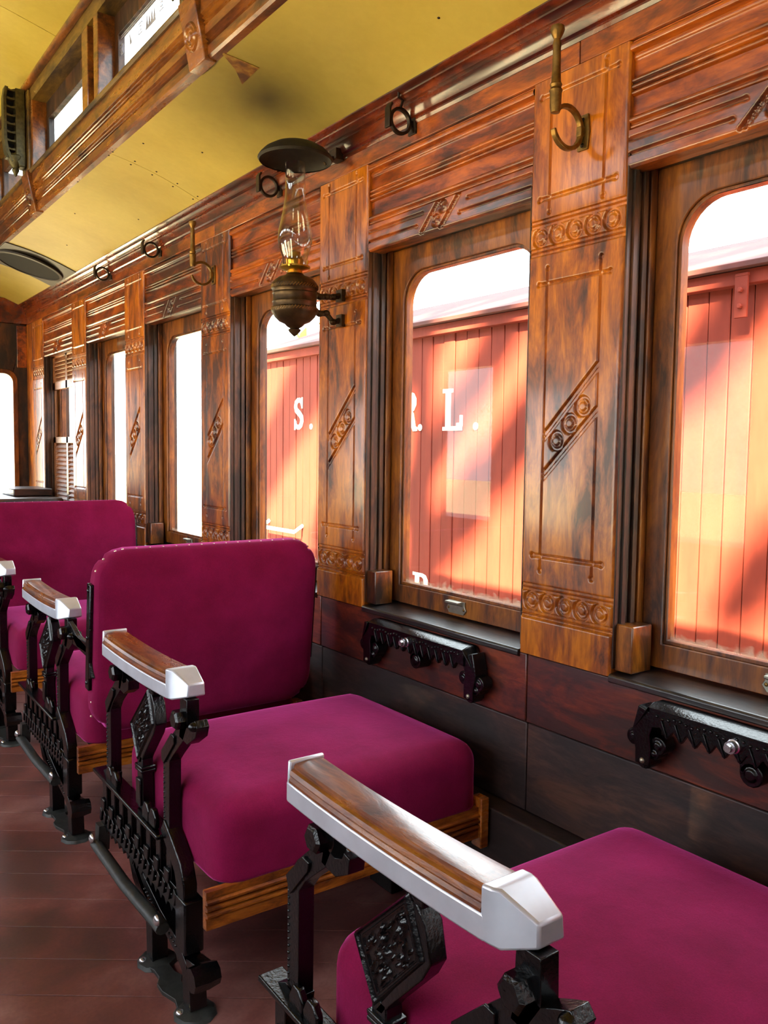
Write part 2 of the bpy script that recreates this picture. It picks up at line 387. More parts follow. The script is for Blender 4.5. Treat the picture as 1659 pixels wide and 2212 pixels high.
def post_mesh():
    w = HALF; z0, z1 = 0.674, Z_PTOP
    U, Z = np.meshgrid(np.linspace(-w, w, 121), np.linspace(z0, z1, 560), indexing='ij'); D = np.zeros_like(U)
    # upper block
    for z in (1.922, 1.702):
        D = groove(D, seg_d(U, Z, (-0.105, z), (0.105, z)), 0.0045, 0.0035)
        for sx in (-0.105, 0.105): D = dot(D, U, Z, (sx, z))
    for u in (-0.075, 0.075):
        D = groove(D, seg_d(U, Z, (u, 1.946), (u, 1.672)), 0.004, 0.0035)
        for z in (1.946, 1.672): D = dot(D, U, Z, (u, z))
    # ring bands
    for zc in (1.620, 0.800):
        for z in (zc + 0.030, zc - 0.032):
            for dz in (-0.005, 0.005):
                D = groove(D, np.abs(Z - z - dz), 0.0045, 0.0050)
        for k in range(5): D = ring(D, U, Z, ((k - 2) * 0.050, zc), 0.0195)
    # long panel
    for z in (1.515, 0.905):
        D = groove(D, seg_d(U, Z, (-0.10, z), (0.10, z)), 0.0045, 0.0035)
        for sx in (-0.10, 0.10): D = dot(D, U, Z, (sx, z))
    for u in (-0.075, 0.075):
        D = groove(D, seg_d(U, Z, (u, 1.548), (u, 0.872)), 0.004, 0.0035)
        for z in (1.548, 0.872): D = dot(D, U, Z, (u, z))
    for (a, b) in (((-0.073, 1.322), (0.073, 1.176)), ((-0.073, 1.228), (0.073, 1.088))):
        for s in (-0.0045, 0.0045):
            D = groove(D, seg_d(U, Z, (a[0], a[1] + s * 1.3), (b[0], b[1] + s * 1.3)), 0.005, 0.0055)
    for c in ((-0.036, 1.240), (0.0, 1.204), (0.037, 1.166)): D = ring(D, U, Z, c, 0.019)
    # softly worn side edges, base a hair proud
    e = np.clip((np.abs(U) - (w - 0.006)) / 0.006, 0, 1); D = np.maximum(D, e ** 2 * 0.006)
    D = D - np.where(Z < 0.764, 0.002, 0.0)
    P = np.stack([XW + D, U, Z], -1)
    mb = MB(); mb.grid(P)
    mb.box(XW + 0.006, XW + 0.03, -w, w, z0, z1)
    return mb
def header_mesh():
    w = PITCH / 2 - HALF
    U, Z = np.meshgrid(np.linspace(-w, w, 221), np.linspace(Z_LINT, Z_PTOP, 118), indexing='ij'); X = np.full_like(U, 0.016)
    def bead(X, zc, h, amp): return X - amp * np.sqrt(np.clip(1 - ((Z - zc) / h) ** 2, 0, 1))
    X = np.where(Z > 1.938, 0.008, X); X = bead(X, 1.945, 0.010, 0.008); X = bead(X, 1.930, 0.006, 0.004)
    for zc in (1.883, 1.871, 1.859): X = bead(X, zc, 0.0055, 0.008)
    X = bead(X, 1.806, 0.008, 0.012); X = bead(X, 1.793, 0.006, 0.008)
    X = np.where(Z < 1.786, 0.004, X)
    D = np.zeros_like(U)
    for sg in (1, -1):
        # + u is the far side; the slashes lean towards the near side at the top
        for z, e in ((1.768, 0.075 if sg > 0 else 0.105), (1.739, 0.100 if sg > 0 else 0.075)):
            D = groove(D, seg_d(U, Z, (sg * e, z), (sg * (w - 0.005), z)), 0.0045, 0.0042); D = dot(D, U, Z, (sg * e, z), 0.006)
    for c in (0.045, -0.035):
        for s in (-0.005, 0.005):
            D = groove(D, seg_d(U, Z, (c + s + 0.034, 1.718), (c + s - 0.034, 1.784)), 0.0045, 0.005)
    for c in ((0.018, 1.737), (-0.010, 1.767)): D = ring(D, U, Z, c, 0.0135)
    e = np.clip((Z_LINT + 0.006 - Z) / 0.006, 0, 1); D = np.maximum(D, e * 0.004)
    P = np.stack([XW + X + D, U, Z], -1)
    mb = MB(); mb.grid(P); mb.box(XW + 0.026, XW + 0.05, -w, w, Z_LINT, Z_PTOP); mb.box(XW + 0.008, XW + 0.03, -w, w, Z_LINT, Z_LINT + 0.004)
    return mb

# ------------------------------------------------------------------ right wall
wall_right = tag(empty('wall_right'), kind='structure')
core = MB()
for yc in POST_C:
    core.box(XW + 0.03, XW + 0.16, yc - HALF + 0.001, yc + HALF - 0.001, 0.0, 2.2)
for k in range(len(POST_C) - 1):
    y0, y1 = POST_C[k] + HALF, POST_C[k + 1] - HALF
    core.box(XW + 0.05, XW + 0.16, y0, y1, Z_LINT + 0.02, 2.2); core.box(XW + 0.02, XW + 0.16, y0, y1, 0.0, 0.665)
core.box(XW + 0.02, XW + 0.16, POST_C[-1] + HALF, YE, 0.0, 0.665); core.box(XW + 0.05, XW + 0.16, POST_C[-1] + HALF, YE, Z_LINT + 0.02, 2.2)
core.box(XW + 0.02, XW + 0.16, POST_C[-1] + PITCH - HALF, YE, 0.0, 2.2)
core.box(XW + 0.02, XW + 0.16, YB, POST_C[0] - HALF, 0.0, 2.2)
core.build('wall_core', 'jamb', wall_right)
post0 = post_mesh().build('post', 'wood_v', wall_right, angle=60, loc=(0, POST_C[0], 0))
posts_y = POST_C[1:] + [POST_C[-1] + PITCH]
for yc in posts_y: inst(post0, 'post', wall_right, (0, yc, 0))
MB().box(XW, XW + 0.04, POST_C[-1] + PITCH + HALF, YE, 0.674, Z_PTOP).build('corner_filler', 'wood_v', wall_right, 0.002)
head0 = header_mesh().build('header_panel', 'wood_h', wall_right, angle=60, loc=(0, (POST_C[0] + POST_C[1]) / 2, 0))
BAYS = [(POST_C[k] + POST_C[k + 1]) / 2 for k in range(len(POST_C) - 1)] + [POST_C[-1] + PITCH / 2]
for yc in BAYS[1:]: inst(head0, 'header_panel', wall_right, (0, yc, 0))
# frieze boards
for k in range(0, 5):
    a = -2.41 + k * 1.836; b = min(a + 1.834, YE)
    MB().box(XW, XW + 0.04, a, b, Z_PTOP + 0.001, Z_FRZ + 0.03).build('frieze_board', 'wood_h', wall_right, 0.002)
# wainscot boards, ledge and sills per bay
w0 = POST_C[0] - HALF - 0.02
for k in range(10):
    a = POST_C[0] + 0.11 + PITCH * (k - 1); b = min(a + PITCH - 0.003, YE)
    if b - a < 0.05: continue
    MB().box(XW + 0.002, XW + 0.03, a, b, 0.510, 0.672).build('wainscot_board', 'wains', wall_right, 0.003)
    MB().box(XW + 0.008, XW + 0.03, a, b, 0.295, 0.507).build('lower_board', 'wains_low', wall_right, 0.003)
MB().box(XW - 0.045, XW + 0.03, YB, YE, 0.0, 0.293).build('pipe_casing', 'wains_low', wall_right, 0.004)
nose = [(XW - 0.006, 0.664), (XW - 0.006, 0.676), (XW - 0.002, Z_SILL), (XW + 0.14, Z_SILL + 0.012), (XW + 0.14, 0.66), (XW + 0.004, 0.66)]
w = PITCH / 2 - HALF
sill0 = MB().prism(nose, -w, w, 'xz').build('sill', 'sill', wall_right, 0.002, loc=(0, BAYS[0], 0))
blk0 = MB().box(XW + 0.012, XW + 0.075, w - 0.046, w - 0.001, 0.686, 0.785).build('plinth_block', 'block', wall_right, 0.003, loc=(0, BAYS[0], 0))
jm = MB()
for sg in (-1, 1):
    yw = sg * w
    def vb(x0, x1, t): jm.box(x0, x1, min(yw, yw - sg * t), max(yw, yw - sg * t), 0.69, Z_LINT + 0.03)
    vb(XW + 0.004, XW + 0.16, 0.004); vb(XW + 0.018, XW + 0.032, 0.010); vb(XW + 0.046, XW + 0.060, 0.012); vb(XW + 0.125, XW + 0.15, 0.02)
jm.box(XW + 0.05, XW + 0.16, -w, w, Z_LINT + 0.01, Z_LINT + 0.03)
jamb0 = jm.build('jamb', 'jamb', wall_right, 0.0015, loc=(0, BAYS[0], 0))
stp = MB().box(XW + 0.066, XW + 0.086, w - 0.014, w - 0.004, 0.69, Z_LINT + 0.03)
stop0 = stp.build('stop_bead', 'sash', wall_right, 0.002, loc=(0, BAYS[0], 0))
for yc in BAYS[1:]:
    for s_, n_ in ((sill0, 'sill'), (blk0, 'plinth_block'), (jamb0, 'jamb'), (stop0, 'stop_bead')): inst(s_, n_, wall_right, (0, yc, 0))

# windows
def rounded_top(y0, y1, z0, z1, r, n=8):
    p = [(y0, z0), (y1, z0)]
    p += [(y1 - r + r * math.cos(q), z1 - r + r * math.sin(q)) for q in [math.pi / 2 * i / n for i in range(n + 1)]]
    p += [(y0 + r + r * math.cos(q), z1 - r + r * math.sin(q)) for q in [math.pi / 2 + math.pi / 2 * i / n for i in range(n + 1)]]
    return p
XG = XW + 0.106
SO = w - 0.006
gl_in = rounded_top(-SO + 0.062, SO - 0.062, 0.752, 1.645, 0.085)
rim_in = rounded_top(-SO + 0.054, SO - 0.054, 0.744, 1.653, 0.090)
def make_window(yc, n, shutter=False):
    root = tag(empty('window_%d' % n, (0, yc, 0)), kind='structure')
    sash = MB(); sash.plate_hole([(-SO, 0.692), (SO, 0.692), (SO, 1.735), (-SO, 1.735)], rim_in, XG - 0.018, XG + 0.018)
    s = sash.build('sash_frame', 'sash', root, 0.0015)
    MB().plate_hole(rim_in, gl_in, XG - 0.010, XG + 0.014).build('glazing_bead', 'sash', root, 0.0015)
    g = MB().prism(rounded_top(-SO + 0.05, SO - 0.05, 0.74, 1.66, 0.092), XG + 0.001, XG + 0.003).build('glass', 'glass', root)
    if not shutter:
        lt = MB()
        out = [(-0.040, 0.712), (-0.030, 0.700), (0.030, 0.700), (0.040, 0.712), (0.034, 0.722), (0.034, 0.735), (-0.034, 0.735), (-0.034, 0.722)]
        lt.prism(out, XG - 0.023, XG - 0.0185); l_ = lt.build('latch', 'nickel', root, 0.001)
        MB().hexa([[(XG - 0.023, -0.026, 0.722), (XG - 0.023, 0.026, 0.722), (XG - 0.023, 0.026, 0.736), (XG - 0.023, -0.026, 0.736)],
                   [(XG - 0.042, -0.026, 0.730), (XG - 0.042, 0.026, 0.730), (XG - 0.042, 0.026, 0.735), (XG - 0.042, -0.026, 0.735)]]).build('finger_lift', 'nickel', l_, 0.001)
        for y in (-0.031, 0.031): MB().dome((XG - 0.023, y, 0.714), 0.004, -0.002).build('screw', 'brass', l_)
    return root
n_ = 0
for yc in reversed(BAYS):
    if yc < -0.9: continue
    n_ += 1; make_window(yc, n_, shutter=(n_ == 1))

# louvred shutter leaves in the farthest window
def shutter_leaf(root, z0, z1, ns):
    x0, x1 = XW + 0.055, XW + 0.078; a, b = -w + 0.02, w - 0.02
    leaf = MB()
    for (p, q) in ((a, a + 0.045), (-0.02, 0.02), (b - 0.045, b)): leaf.box(x0, x1, p, q, z0, z1)
    for (p, q) in ((z0, z0 + 0.05), (z1 - 0.04, z1)): leaf.box(x0, x1, a, b, p, q)
    L = leaf.build('shutter', 'shutter', root, 0.002)
    zz = np.linspace(z0 + 0.065, z1 - 0.055, ns); sl = None
    for (p, q) in ((a + 0.045, -0.02), (0.02, b - 0.045)):
        for z in zz:
            if sl is None:
                sl = MB().hexa([[(x0 - 0.002, p, -0.012), (x0 + 0.003, p, -0.016), (x1 + 0.002, p, 0.012), (x1 - 0.003, p, 0.016)],
                                [(x0 - 0.002, q, -0.012), (x0 + 0.003, q, -0.016), (x1 + 0.002, q, 0.012), (x1 - 0.003, q, 0.016)]]).build('slat', 'shutter', L, loc=(0, 0, float(z)))
                sl_p = p
            else: inst(sl, 'slat', L, (0, p - sl_p, float(z)))
win_far = bpy.data.objects['window_1']
shutter_leaf(win_far, 0.70, 1.20, 15); shutter_leaf(win_far, 1.50, 1.74, 6)

# cornice (trim), extruded along the car
def extrude_y(prof, y0, y1, name, mat, parent=None, angle=30):
    return MB().prism(prof, y0, y1, 'xz').build(name, mat, parent, angle=angle)
corn = [(XW + 0.03, 2.005), (XW - 0.002, 2.005), (XW - 0.006, 2.012), (XW - 0.004, 2.018), (XW - 0.010, 2.022), (XW - 0.016, 2.040), (XW - 0.024, 2.048), (XW - 0.022, 2.053), (XW - 0.030, 2.056),
        (XW - 0.036, 2.064), (XW - 0.044, 2.068), (XW - 0.043, 2.073), (XW - 0.052, 2.075), (XW - 0.060, 2.082), (XW - 0.060, 2.100), (XW + 0.03, 2.14)]
trim1 = extrude_y(corn, YB, YE, 'trim_1', 'cornice'); tag(trim1, kind='structure')

# ------------------------------------------------------------------ floor planks, laid askew
floor = tag(empty('floor'), kind='structure')
MB().box(2 * XC - XW - 0.1, XW + 0.1, YB, YE + 0.1, -0.06, -0.004).build('subfloor', 'black', floor)
dv = Vector((math.cos(_yaw), -math.sin(_yaw))); nv = Vector((math.sin(_yaw), math.cos(_yaw)))
def clip(poly, nx, ny, c):
    out = []
    for i in range(len(poly)):
        p, q = poly[i], poly[(i + 1) % len(poly)]; dp = p[0] * nx + p[1] * ny - c; dq = q[0] * nx + q[1] * ny - c
        if dp <= 0: out.append(p)
        if (dp < 0 < dq) or (dq < 0 < dp):
            t = dp / (dp - dq); out.append((p[0] + t * (q[0] - p[0]), p[1] + t * (q[1] - p[1])))
    return out
PW = 0.125; XL = 2 * XC - XW
for k in range(-30, 60):
    s0 = 1.80 + k * PW; s1 = s0 + PW - 0.0022
    rect = [tuple(nv * s + dv * t) for s, t in ((s0, -12), (s0, 12), (s1, 12), (s1, -12))]
    for (nx, ny, c) in ((1, 0, XW - 0.005), (-1, 0, -XL), (0, 1, YE), (0, -1, -YB)):
        if rect: rect = clip(rect, nx, ny, c)
    if len(rect) < 3: continue
    MB().prism(rect, -0.02, 0.0, 'xy').build('plank', 'floor', floor, 0.0012)

# ------------------------------------------------------------------ ceiling: side deck, clerestory, upper deck
ceiling = tag(empty('ceiling'), kind='structure')
XD, ZD = 0.98, 2.192
def deck_pt(t):      # t 0 at cornice .. 1 at clerestory
    x = XW - 0.055 + (XD - XW + 0.055) * t; z = 2.083 + (ZD - 2.083) * t + 0.014 * math.sin(math.pi * t); return x, z
SEAMS = [YB, 0.20, 3.098, YE]
for a, b in zip(SEAMS[:-1], SEAMS[1:]):
    n = 14; lo = [deck_pt(i / n) for i in range(n + 1)]
    poly = lo + [(x, z + 0.012) for x, z in reversed(lo)]
    MB().prism(poly, a + 0.0015, b - 0.0015, 'xz').build('deck_panel', 'ceil', ceiling, angle=50)
NAILS = []
for ys in (3.098,):
    for dy in (-0.022, 0.022):
        for t in (0.06, 0.28, 0.5, 0.72, 0.94):
            x, z = deck_pt(t); NAILS.append((x, ys + dy, z + 0.0005))
for (x, y) in ((1.25, 1.55), (1.12, 1.35), (1.2, 2.75), (1.05, 2.9), (1.28, 3.6), (1.1, 3.9), (1.2, 4.4), (1.0, 3.5), (1.08, 1.7)):
    t = (x - XW + 0.055) / (XD - XW + 0.055); z = deck_pt(t)[1]; NAILS.append((x, y, z + 0.0005))
nail0 = MB().dome((0, 0, 0), 0.004, -0.003, 'z', 8).build('nail_head', 'iron_dark', ceiling, loc=NAILS[0])
for p in NAILS[1:]: inst(nail0, 'nail_head', ceiling, p)
# damp-stained patch beside the rosette block
st_ = MB(); t0, t1 = 0.60, 0.90
pp = []
for (t, y) in ((0.985, 2.142), (0.694, 2.123), (0.675, 2.242), (0.80, 2.190)):
    x, z = deck_pt(t); pp.append((x, y, z - 0.0012))
st_.add(pp + [(a, b, c + 0.001) for a, b, c in pp], [(0, 1, 2, 3), (7, 6, 5, 4), (0, 1, 5, 4), (1, 2, 6, 5), (2, 3, 7, 6), (3, 0, 4, 7)]).build('stained_patch', 'stain', ceiling)

cl = tag(empty('wall_clerestory'), kind='structure')
XK = 0.95
fasc = [(XD + 0.03, ZD - 0.004), (XD, ZD - 0.004), (XD - 0.006, ZD + 0.003), (XD - 0.007, 2.220), (XD + 0.001, 2.222), (XD - 0.010, 2.226), (XD - 0.002, 2.231), (XD - 0.013, 2.236), (XD - 0.004, 2.241), (XD - 0.015, 2.246),
        (XD - 0.016, 2.268), (XD - 0.006, 2.271), (XD - 0.020, 2.276), (XD - 0.010, 2.281), (XD - 0.024, 2.286), (XD - 0.014, 2.291), (XD - 0.027, 2.297), (XK + 0.003, 2.304), (XK + 0.003, 2.345), (XD + 0.03, 2.345)]
extrude_y(fasc, YB, YE, 'lower_moulding', 'clere', cl)
extrude_y([(XK + 0.06, 2.345), (XK - 0.004, 2.345), (XK - 0.010, 2.352), (XK - 0.008, 2.360), (XK - 0.002, 2.366), (XK + 0.06, 2.368)], YB, YE, 'ledge', 'olive', cl)
extrude_y([(XK + 0.09, 2.650), (XK, 2.650), (XK - 0.002, 2.70), (XK + 0.02, 2.79), (XK + 0.09, 2.80)], YB, YE, 'upper_frieze', 'olive', cl)
MB().tube([(XK - 0.008, YB, 2.722), (XK - 0.008, YE, 2.722)], 0.017, 12).build('round_moulding', 'clere', cl)
PIL = [2.245 + 1.836 * k for k in range(-2, 3)]
for yc in PIL:
    MB().prism([(XD + 0.02, 2.183), (XD - 0.016, 2.183), (XK - 0.020, 2.350), (XK - 0.012, 2.358), (XK + 0.02, 2.358)], yc - 0.052, yc + 0.052, 'xz').build('rosette_block', 'clere', cl, 0.003)
    nrm = Vector((-1, 0, -0.18)).normalized(); c = Vector((XD - 0.024 + 0.0, yc, 2.252)); 
    ro = MB(); ro.lathe([(0.0001, 0.010), (0.010, 0.009), (0.014, 0.003), (0.018, 0.003), (0.022, 0.008), (0.026, 0.003), (0.030, 0.003), (0.034, 0.007), (0.038, 0.0)], (0, 0, 0), 28, 'x')
    r_ = ro.build('rosette', 'clere', cl, loc=(0.9500, yc, 2.255)); r_.rotation_euler = (0, math.pi - 0.20, 0)
    MB().box(XK - 0.012, XK + 0.09, yc - 0.060, yc + 0.060, 2.358, 2.70).build('pilaster', 'olive', cl, 0.003)
    for (a, b) in ((yc + 0.060, yc + 0.085), (yc - 0.085, yc - 0.060)):
        MB().box(XK, XK + 0.09, a, b, 2.366, 2.652).build('window_jamb', 'clere', cl, 0.002)
    m_ = yc + 0.918
    for (a, b, x0) in ((m_ - 0.095, m_ - 0.045, XK), (m_ + 0.025, m_ + 0.095, XK), (m_ - 0.045, m_ + 0.025, XK + 0.035)):
        MB().box(x0, XK + 0.09, a, b, 2.366, 2.652).build('mullion', 'clere' if x0 == XK else 'jamb', cl, 0.003)
    for (a, b) in ((yc + 0.085, m_ - 0.095), (m_ + 0.095, yc + 1.836 - 0.085)):
        if a > YE - 0.2: continue
        b = min(b, YE - 0.05)
        fr = MB().plate_hole([(a, 2.366), (b, 2.366), (b, 2.652), (a, 2.652)], [(a + 0.035, 2.390), (b - 0.035, 2.390), (b - 0.035, 2.575), (a + 0.035, 2.575)], XK + 0.060, XK + 0.085)
        f_ = fr.build('clerestory_sash', 'jamb', cl, 0.002)
        MB().box(XK + 0.072, XK + 0.075, a + 0.03, b - 0.03, 2.386, 2.58).build('pane', 'glass_clean', f_)
# etched key pattern on one pane
et = MB(); xg = XK + 0.0705; y0 = 2.44; 
def sq(yc, zc, h):
    for r in (h, h * 0.45):
        for (a, b, c, d) in ((-r, r, -r, -r + 0.003), (-r, r, r - 0.003, r), (-r, -r + 0.003, -r, r), (r - 0.003, r, -r, r * (0.2 if r == h else 1))):
            et.box(xg, xg + 0.001, yc + a, yc + b, zc + c, zc + d)
for k in range(7):
    yk = 2.46 + k * 0.095; zc = 2.528 + (0.012 if k % 2 else 0)
    if k == 3:
        for j in range(4): et.prism([(yk - 0.045 + j * 0.022, 2.500), (yk - 0.020 + j * 0.022, 2.500), (yk - 0.034 + j * 0.022, 2.545 + 0.006 * (j % 2))], xg, xg + 0.001)
    elif k % 2 == 0: sq(yk, zc, 0.018)
    else: et.prism([(yk - 0.012, 2.515), (yk + 0.004, 2.508), (yk + 0.012, 2.555)], xg, xg + 0.001)
for z in (2.565, 2.572): et.box(xg, xg + 0.001, 2.43, 3.03, z, z + 0.002)
et.build('etched_pattern', 'etch', cl)
# upper deck arch
ua = []
for i in range(21):
    t = i / 20; x = (XK + 0.005) + (2 * XC - 2 * XK - 0.01) * t; ua.append((x, 2.745 + 0.12 * math.sin(math.pi * t)))
for a, b in ((YB, 1.70), (1.70, 3.56), (3.56, YE)):
    MB().prism(ua + [(x, z + 0.012) for x, z in reversed(ua)], a + 0.002, b - 0.002, 'xz').build('upper_panel', 'ceil', ceiling, angle=50)
# outer roof skin so no daylight leaks round the mouldings
MB().prism([(XW + 0.25, 2.13), (XD + 0.02, 2.30), (XD + 0.02, 2.33), (XW + 0.25, 2.17)], YB - 0.3, YE + 0.6, 'xz').build('roof_skin', 'bark', ceiling)
MB().box(2 * XC - XK - 0.2, XK + 0.2, YB - 0.3, YE + 0.6, 2.885, 2.90).build('roof_skin', 'bark', ceiling)

# mirrored far side of the car (seen only in reflections)
def mirror_group(src, name):
    r = copy_tree(src); r.name = name; r.scale = (-1, 1, 1); r.location.x = 2 * XC; return r
mirror_group(wall_right, 'wall_left'); mirror_group(cl, 'wall_clerestory_left')
trim2 = inst(trim1, 'trim_2', None, (2 * XC, 0, 0), (-1, 1, 1))
for o in [k for k in list(bpy.data.objects) if k.parent is ceiling and k.name.split('.')[0] in ('deck_panel',)] + [k for k in list(bpy.data.objects) if k.name == 'roof_skin']:
    inst(o, o.name.split('.')[0], ceiling, (2 * XC, 0, 0), (-1, 1, 1))

for k, yc in enumerate(BAYS):           # shutters: closed ones added behind the camera to cut the light, upper leaves only along the other side
    for side in (0, 1):
        if side == 0 and k > 2: continue
        if side == 1 and k > 2 and k % 2: continue
        hold = tag(empty('window_%d' % (20 + 10 * side + k), (2 * XC * side, yc, 0)), kind='structure')
        if side: hold.scale = (-1, 1, 1)
        if k <= 2: shutter_leaf(hold, 0.70, 1.74, 28)
        else:
            for sh in [o for o in list(bpy.data.objects) if o.parent is win_far and o.name == 'shutter.001']: copy_tree(sh, hold)

# end walls
we = tag(empty('wall_end'), kind='structure')
hole = rounded_top(0.93, 1.306, 0.80, 1.625, 0.06)
MB().plate_hole([(0.62, 0.0), (XW + 0.1, 0.0), (XW + 0.1, 2.3), (0.62, 2.3)], hole, YE, YE + 0.07, 'xz').build('end_panel', 'jamb', we, 0.003)
MB().plate_hole(rounded_top(0.90, 1.336, 0.77, 1.655, 0.08), rounded_top(0.93, 1.306, 0.80, 1.625, 0.06), YE - 0.012, YE, 'xz').build('end_window_frame', 'sash', we, 0.003)
MB().box(XL - 0.1, 0.62, YE, YE + 0.07, 0, 2.3).build('end_partition', 'jamb', we)
MB().box(XL - 0.1, XW + 0.1, YE, YE + 0.07, 2.3, 2.95).build('end_gable', 'jamb', we)
MB().prism([(YE, 1.96), (YE - 0.015, 1.965), (YE - 0.02, 2.01), (YE - 0.05, 2.07), (YE - 0.05, 2.12), (YE, 2.12)], XL, XW, 'yz').build('end_cornice', 'cornice', we)
MB().box(1.336, XW, YE - 0.01, YE, 1.67, 1.95).build('end_header', 'wood_h', we, 0.003)
wb = tag(empty('wall_rear'), kind='structure')
MB().plate_hole([(XL - 0.1, 0.0), (XW + 0.1, 0.0), (XW + 0.1, 2.95), (XL - 0.1, 2.95)], [(XC - 0.26, 1.10), (XC + 0.26, 1.10), (XC + 0.26, 1.75), (XC - 0.26, 1.75)], YB - 0.07, YB, 'xz').build('rear_panel', 'wood_v', wb)

# ------------------------------------------------------------------ seats
def sag(y): return 0.008 * (abs(y) / 0.27) ** 2
AY = 0.885
def arm_sweep(prof, ys, sagf=1.0):
    return [[(x, y * AY, z + sag(y) * sagf) for x, z in prof] for y in ys]
def hexcyl(mb, c, r, h, n=6): return mb.hexbolt(c, r, h, 'x', n)

def make_seat(name, loc, back=None):
    root = empty(name, loc)
    ys = list(np.linspace(0.262, -0.205, 14))
    # armrest: metal tray, end cap, wooden pad
    tray = MB(); tray.hexa(arm_sweep([(-0.030, 0.634), (0.030, 0.634), (0.030, 0.664), (-0.030, 0.664)], ys))
    tray.hexa([[(x, 0.262 * AY, z + sag(0.26)) for x, z in ((-0.030, 0.634), (0.030, 0.634), (0.030, 0.694), (-0.028, 0.694))],
               [(x, 0.254 * AY, z + sag(0.26)) for x, z in ((-0.030, 0.634), (0.030, 0.634), (0.030, 0.694), (-0.028, 0.694))]])
    zc = sag(0.21)
    tray.hexa([[(-0.030, -0.198 * AY, 0.634 + zc), (0.030, -0.198 * AY, 0.634 + zc), (0.030, -0.198 * AY, 0.694 + zc), (-0.030, -0.198 * AY, 0.694 + zc)],
               [(-0.030, -0.214 * AY, 0.635 + zc), (0.030, -0.214 * AY, 0.635 + zc), (0.030, -0.214 * AY, 0.695 + zc), (-0.028, -0.214 * AY, 0.695 + zc)],
               [(-0.030, -0.232 * AY, 0.637 + zc), (0.030, -0.232 * AY, 0.637 + zc), (0.029, -0.224 * AY, 0.694 + zc), (-0.022, -0.220 * AY, 0.694 + zc)],
               [(-0.007, -0.268 * AY, 0.646 + zc), (0.030, -0.268 * AY, 0.646 + zc), (0.029, -0.266 * AY, 0.671 + zc), (-0.006, -0.266 * AY, 0.671 + zc)]])
    t_ = tray.build('armrest_frame', 'alu', root, 0.003)
    pad = [(-0.0295, 0.664), (-0.0300, 0.668), (-0.0270, 0.672), (-0.0285, 0.675), (-0.0265, 0.681), (-0.0220, 0.683), (-0.0215, 0.686), (-0.0190, 0.689), (0.0, 0.691), (0.026, 0.689), (0.029, 0.684), (0.029, 0.664)]
    MB().hexa(arm_sweep(pad, list(np.linspace(0.2535, -0.1985, 16)))).build('armrest_pad', 'arm_wood', root, angle=30)
    X0, X1 = -0.013, 0.013
    # rear (far) and front (near) uprights
    up = MB(); up.ribbon([(0.150, 0.648), (0.150, 0.615), (0.165, 0.584), (0.218, 0.540), (0.240, 0.510), (0.240, 0.345)], [0.034, 0.036, 0.034, 0.032, 0.034, 0.032], X0, X1)
    up.ribbon([(0.160, 0.590), (0.128, 0.583), (0.104, 0.594), (0.100, 0.610)], [0.030, 0.026, 0.022, 0.014], X0, X1)
    up.prism([(0.220, 0.350), (0.262, 0.350), (0.300, 0.330), (0.290, 0.322), (0.224, 0.322)], X0, X1)
    for k in range(14): up.dome((X0, 0.252, 0.360 + k * 0.0105), 0.0028, -0.002, 'x', 6)
    up.prism([(0.244, 0.495), (0.255, 0.520), (0.208, 0.566), (0.190, 0.564), (0.194, 0.550)], X0 - 0.004, X0)
    u1 = up.build('rear_upright', 'iron', root, 0.003)
    hexcyl(MB(), (X0, 0.160, 0.614), 0.020, -0.020).build('bolt', 'iron', u1)
    up = MB(); up.ribbon([(-0.228, 0.648), (-0.228, 0.602), (-0.210, 0.572), (-0.160, 0.528), (-0.136, 0.500), (-0.134, 0.345)], [0.034, 0.038, 0.036, 0.034, 0.034, 0.032], X0, X1)
    up.prism([(-0.205, 0.565), (-0.246, 0.560), (-0.286, 0.585), (-0.294, 0.606), (-0.284, 0.618), (-0.266, 0.610), (-0.246, 0.600), (-0.215, 0.610)], X0, X1)
    up.dome((X0, -0.282, 0.606), 0.010, -0.012, 'x')
    for k in range(14): up.dome((X0, -0.124, 0.360 + k * 0.0105), 0.0028, -0.002, 'x', 6)
    up.prism([(-0.130, 0.488), (-0.118, 0.494), (-0.118, 0.512), (-0.170, 0.562), (-0.186, 0.560), (-0.186, 0.545)], X0 - 0.004, X0)
    u2 = up.build('front_upright', 'iron', root, 0.003)
    hexcyl(MB(), (X0, -0.222, 0.606), 0.020, -0.020).build('bolt', 'iron', u2)
    # kite-shaped cast ornament with its stem
    kt, kl, kb, kr = (-0.036, 0.624), (0.082, 0.516), (0.034, 0.440), (-0.068, 0.552)
    stem = MB(); stem.ribbon([(-0.044, 0.650), (-0.044, 0.612)], 0.034, X0, X1)
    stem.box(X0 - 0.004, X1 + 0.004, -0.064, -0.024, 0.622, 0.629)
    stem.prism([kt, kl, kb, kr], X0 + 0.004, X1); stem.ribbon([(0.024, 0.456), (0.022, 0.335)], [0.030, 0.036], X0, X1)
    stem.prism([(-0.036, 0.626), (-0.066, 0.596), (-0.076, 0.552), (-0.062, 0.528), (0.0, 0.462), (0.016, 0.440), (0.034, 0.438), (-0.058, 0.554)], X0, X1)
    for z in (0.424, 0.432): stem.box(X0 - 0.004, X1 + 0.004, 0.003, 0.045, z - 0.004, z + 0.003)
    stem.ribbon([(0.024, 0.405), (0.022, 0.345)], [0.026, 0.030], X0 - 0.005, X0)
    st = stem.build('ornament_stem', 'iron', root, 0.002)
    N = 64; S, T = np.meshgrid(np.linspace(0, 1, N), np.linspace(0, 1, N), indexing='ij')
    A, B, C, D = [np.array(k) for k in (kt, kl, kb, kr)]
    Q = ((1 - S) * (1 - T))[..., None] * A + (S * (1 - T))[..., None] * B + (S * T)[..., None] * C + ((1 - S) * T)[..., None] * D
    e = np.minimum(np.minimum(S, 1 - S), np.minimum(T, 1 - T))
